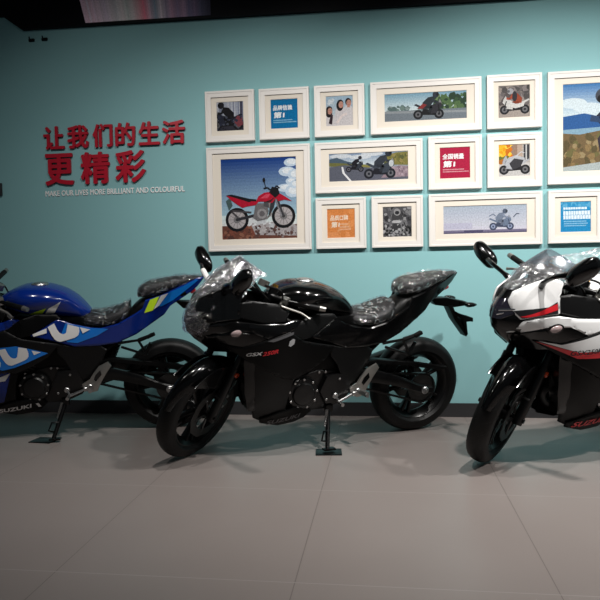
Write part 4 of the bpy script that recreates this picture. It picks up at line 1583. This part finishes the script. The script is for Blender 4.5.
def p_hills(w, h):
    a = Art(w, h, (.3, .4, .5))
    a.grad(0, .60, 1, 1, (.66, .74, .76), (.10, .26, .50), 12)
    for cx, cy, rx in ((.12, .78, .16), (.30, .72, .18), (.75, .80, .22), (.5, .86, .12)):
        a.ell(cx, cy, rx, .06, (.64, .72, .76))
    a.poly([(0, .46), (0, .63), (.25, .66), (.5, .60), (.5, .45)], (.045, .15, .36))
    a.poly([(0, .42), (0, .48), (.5, .50), (.5, .42)], (.28, .42, .52))
    a.poly([(0, .04), (0, .44), (.20, .42), (.45, .46), (1, .50), (1, .10)], (.22, .16, .085))
    a.specks(90, 0, .06, 1, .42, .05, [(.30, .22, .11), (.15, .12, .06), (.20, .18, .08), (.36, .29, .17)], 18)
    a.poly([(0, 0), (0, .05), (1, .16), (1, 0)], (.45, .50, .50))
    K = (.035, .04, .065)
    a.poly([(.46, .02), (.40, .36), (.52, .55), (.80, .62), (.95, .3), (.80, .02)], (.06, .05, .07))
    a.poly([(.36, .60), (.46, .70), (.56, .78), (.74, .74), (.80, .50), (.62, .40), (.50, .46)], K)
    a.poly([(.55, .66), (.64, .76), (.74, .70), (.66, .52), (.58, .55)], (.36, .40, .48))
    a.line([(.56, .66), (.44, .58), (.32, .60)], .07, (.05, .09, .18))
    a.ell(.49, .85, .115, .095, (.10, .11, .14))
    a.ell(.47, .815, .075, .055, (.025, .025, .03))
    a.poly([(.56, .42), (.70, .52), (.80, .44), (.70, .30)], (.30, .02, .09))
    a.ell(.66, .52, .05, .06, (.55, .45, .42))
    a.circ(.62, .16, .15, (.015, .015, .018))
    a.circ(.62, .16, .08, (.14, .14, .15))
    return a


def p_notes(w, h):
    a = Art(w, h, (.03, .32, .58))
    a.rect(0, .80, 1, 1, (.10, .40, .62))
    a.specks(24, 0, .70, 1, 1, .09, [(.16, .46, .66), (.05, .34, .58)], 20)
    rd = random.Random(4)
    for y, hh, x1 in ((.74, .07, .86), (.56, .13, .92), (.42, .13, .92)):
        a.n += 1
        x = .10
        while x < x1:
            ww = rd.uniform(.06, .09)
            a.face([(x, y), (x + ww, y), (x + ww, y + hh), (x, y + hh)], (.76, .84, .90))
            x += ww + .014
    a.rows(.12, .95, (.33, .26, .19), .035, (.36, .60, .76), 6)
    return a


F = framed
S_ = .08
F(-1.277, -.914, 2.000, 2.364, .082, .078, 'small white frame with a dark motorcycle street photo, top left of the picture wall', p_city)
F(-.880, -.518, 2.000, 2.360, .083, .076, 'small white frame with a plain blue card of white lettering, in the top row', p_text((.0, .215, .44), '品牌信赖', '第1', (.35, .60, .74)))
F(-1.278, -.518, 1.207, 1.960, .103, .085, 'large white frame showing a red off-road motorcycle under blue sky', p_redbike)
F(-.481, -.126, 2.000, 2.360, .082, .075, 'small white frame with a photo of three smiling people in white', p_family)
F(-.085, .673, 2.000, 2.361, .098, .085, 'wide white frame in the top row, rider on a road beside green trees', p_road)
F(-.484, .272, 1.603, 1.960, .100, .080, 'wide white frame with two riders on a curving mountain road', p_mountain)
F(-.484, -.126, 1.207, 1.568, .080, .077, 'small white frame with an orange card of pale lettering, bottom row', p_orange)
F(-.087, .270, 1.207, 1.567, .078, .074, 'small white frame with a black and white motorcycle photo, bottom row', p_grey)
F(.311, .673, 1.600, 1.966, .078, .076, 'small white frame with a crimson card of white lettering', p_text((.47, .022, .085), '全国销量', '第1', (.72, .40, .44)))
F(.709, 1.071, 2.000, 2.364, .077, .074, 'small white frame with a rider in orange on a white scooter, top row', p_scooter)
F(.709, 1.071, 1.600, 1.966, .077, .074, 'small white frame with a silver scooter beside orange flowers', p_flowers)
F(.310, 1.072, 1.205, 1.568, .100, .085, 'wide white frame in the bottom row, motorcycle in pale lavender fog', p_fog)
F(1.108, 1.866, 1.607, 2.362, .100, .085, 'large white frame at the right edge, rider above brown hills and sea', p_hills)
F(1.110, 1.472, 1.207, 1.566, .082, .076, 'small white frame with a light blue card of many text rows, right edge', p_notes)

# ------------------------------------------------------------------ wall slogan
ORD = ['first', 'second', 'third', 'fourth', 'fifth', 'sixth']


def character(ch, x0, x1, z0, z1, label):
    vs, fs = fit_glyphs(ch, .026)
    bm = bmesh.new()
    w, h = x1 - x0, z1 - z0
    vv = [bm.verts.new(((u - .5) * w, -k * .0003, (t - .5) * h)) for u, t, k in vs]
    for f in fs:
        try:
            bm.faces.new([vv[i] for i in f])
        except ValueError:
            pass
    g = bmesh.ops.extrude_face_region(bm, geom=bm.faces[:])
    for v in g['geom']:
        if isinstance(v, bmesh.types.BMVert):
            v.co.y -= .018
    o = link('slogan_character', bm, M['sign_red'], None, 0)
    o.location = ((x0 + x1) / 2, 0, (z0 + z1) / 2)
    tag(o, label, 'wall lettering', 'red characters of the wall slogan')


line1 = [('让', -2.541, -2.375), ('我', -2.350, -2.182), ('们', -2.150, -1.994), ('的', -1.972, -1.817), ('生', -1.791, -1.630), ('活', -1.611, -1.436)]
for i, (c, a, b) in enumerate(line1):
    character(c, a, b, 2.004, 2.176, 'red raised character %s, %s from the left in the upper slogan line' % (c, ORD[i]))
for i, (c, a, b) in enumerate([('更', -2.537, -2.309), ('精', -2.253, -2.024), ('彩', -1.980, -1.743)]):
    character(c, a, b, 1.735, 1.972, 'big red raised character %s, %s from the left in the lower slogan line' % (c, ORD[i]))
vs, fs = fit_glyphs('MAKE OUR LIVES MORE BRILLIANT AND COLOURFUL', .018)
bm = bmesh.new()
vv = [bm.verts.new((-.547 + 1.094 * u, -k * .0003, -.021 + .042 * t)) for u, t, k in vs]
for f in fs:
    try:
        bm.faces.new([vv[i] for i in f])
    except ValueError:
        pass
g = bmesh.ops.extrude_face_region(bm, geom=bm.faces[:])
for v in g['geom']:
    if isinstance(v, bmesh.types.BMVert):
        v.co.y -= .004
o = link('slogan_line', bm, M['sign_white'], None, 0)
o.location = (-2.0, 0, 1.676)
tag(o, 'white English slogan line in small capitals under the red characters', 'wall lettering')

# ------------------------------------------------------------------ small things on the wall
for x, lb in ((-2.612, 'small dark wall hook under the bulkhead, left of the pair'), (-2.508, 'small dark wall hook under the bulkhead, right of the pair')):
    bm = bmesh.new()
    box(bm, (0, -.006, 0), (.045, .012, .022), bev=.003)
    tube(bm, [(0, -.01, 0), (0, -.035, -.002), (0, -.04, .015)], .005, 8)
    o = link('wall_hook', bm, M['soffit'])
    o.location = (x, 0, 2.827)
    tag(o, lb, 'hook', 'pair of hooks under the bulkhead')
bm = bmesh.new()
box(bm, (0, -.010, 0), (.08, .020, .095), bev=.004)
box(bm, (.0, -.022, 0), (.05, .006, .06), bev=.002)
o = link('wall_switch', bm, M['base'])
o.location = (-2.938, 0, 1.722)
tag(o, 'dark switch plate on the teal wall at the left edge', 'switch')

# streaky poster strip on the bulkhead
rd = random.Random(9)
bm = bmesh.new()
lay = bm.loops.layers.color.new('ink')
cols = [(.62, .45, .55), (.66, .48, .56), (.60, .44, .53), (.56, .45, .52), (.50, .42, .50), (.52, .46, .50), (.45, .44, .46), (.52, .47, .48), (.44, .46, .45), (.48, .42, .43), (.55, .33, .36),
        (.60, .18, .24), (.42, .30, .36), (.20, .25, .32), (.46, .40, .44), (.26, .22, .30), (.36, .22, .30), (.22, .17, .26), (.30, .20, .28), (.13, .12, .20), (.16, .12, .19), (.08, .08, .13), (.05, .05, .08), (.03, .03, .05)]
fine = []
for i in range(len(cols) - 1):
    for t in (0, .34, .67):
        g = rd.uniform(.88, 1.10)
        fine.append(tuple(g * (a + (b - a) * t) for a, b in zip(cols[i], cols[i + 1])))
cols = fine
N = len(cols)
for i, c in enumerate(cols):
    x0, x1 = -2.165 + .95 * i / N, -2.165 + .95 * (i + 1) / N
    s0, s1 = -.09 * (1 - i / N), -.09 * (1 - (i + 1) / N)
    zb0, zb1 = 2.912 - .011 * (x0 + 2.165) * 1.0, 2.912 - .011 * (x1 + 2.165) * 1.0
    f = bm.faces.new([bm.verts.new(p) for p in ((x0, 0, zb0), (x1, 0, zb1), (x1 + s1, 0, 3.30), (x0 + s0, 0, 3.30))])
    for l in f.loops:
        l[lay] = (*[min(.95, 1.55 * q) ** (1 / 2.2) for q in c], 1)
me = bpy.data.meshes.new('poster_strip')
bm.to_mesh(me)
bm.free()
me.materials.append(M['art'])
o = bpy.data.objects.new('poster_strip', me)
COL.objects.link(o)
o.location = (0, -.037, 0)
tag(o, 'poster strip of blurred pink and grey streaks on the black bulkhead', 'poster')
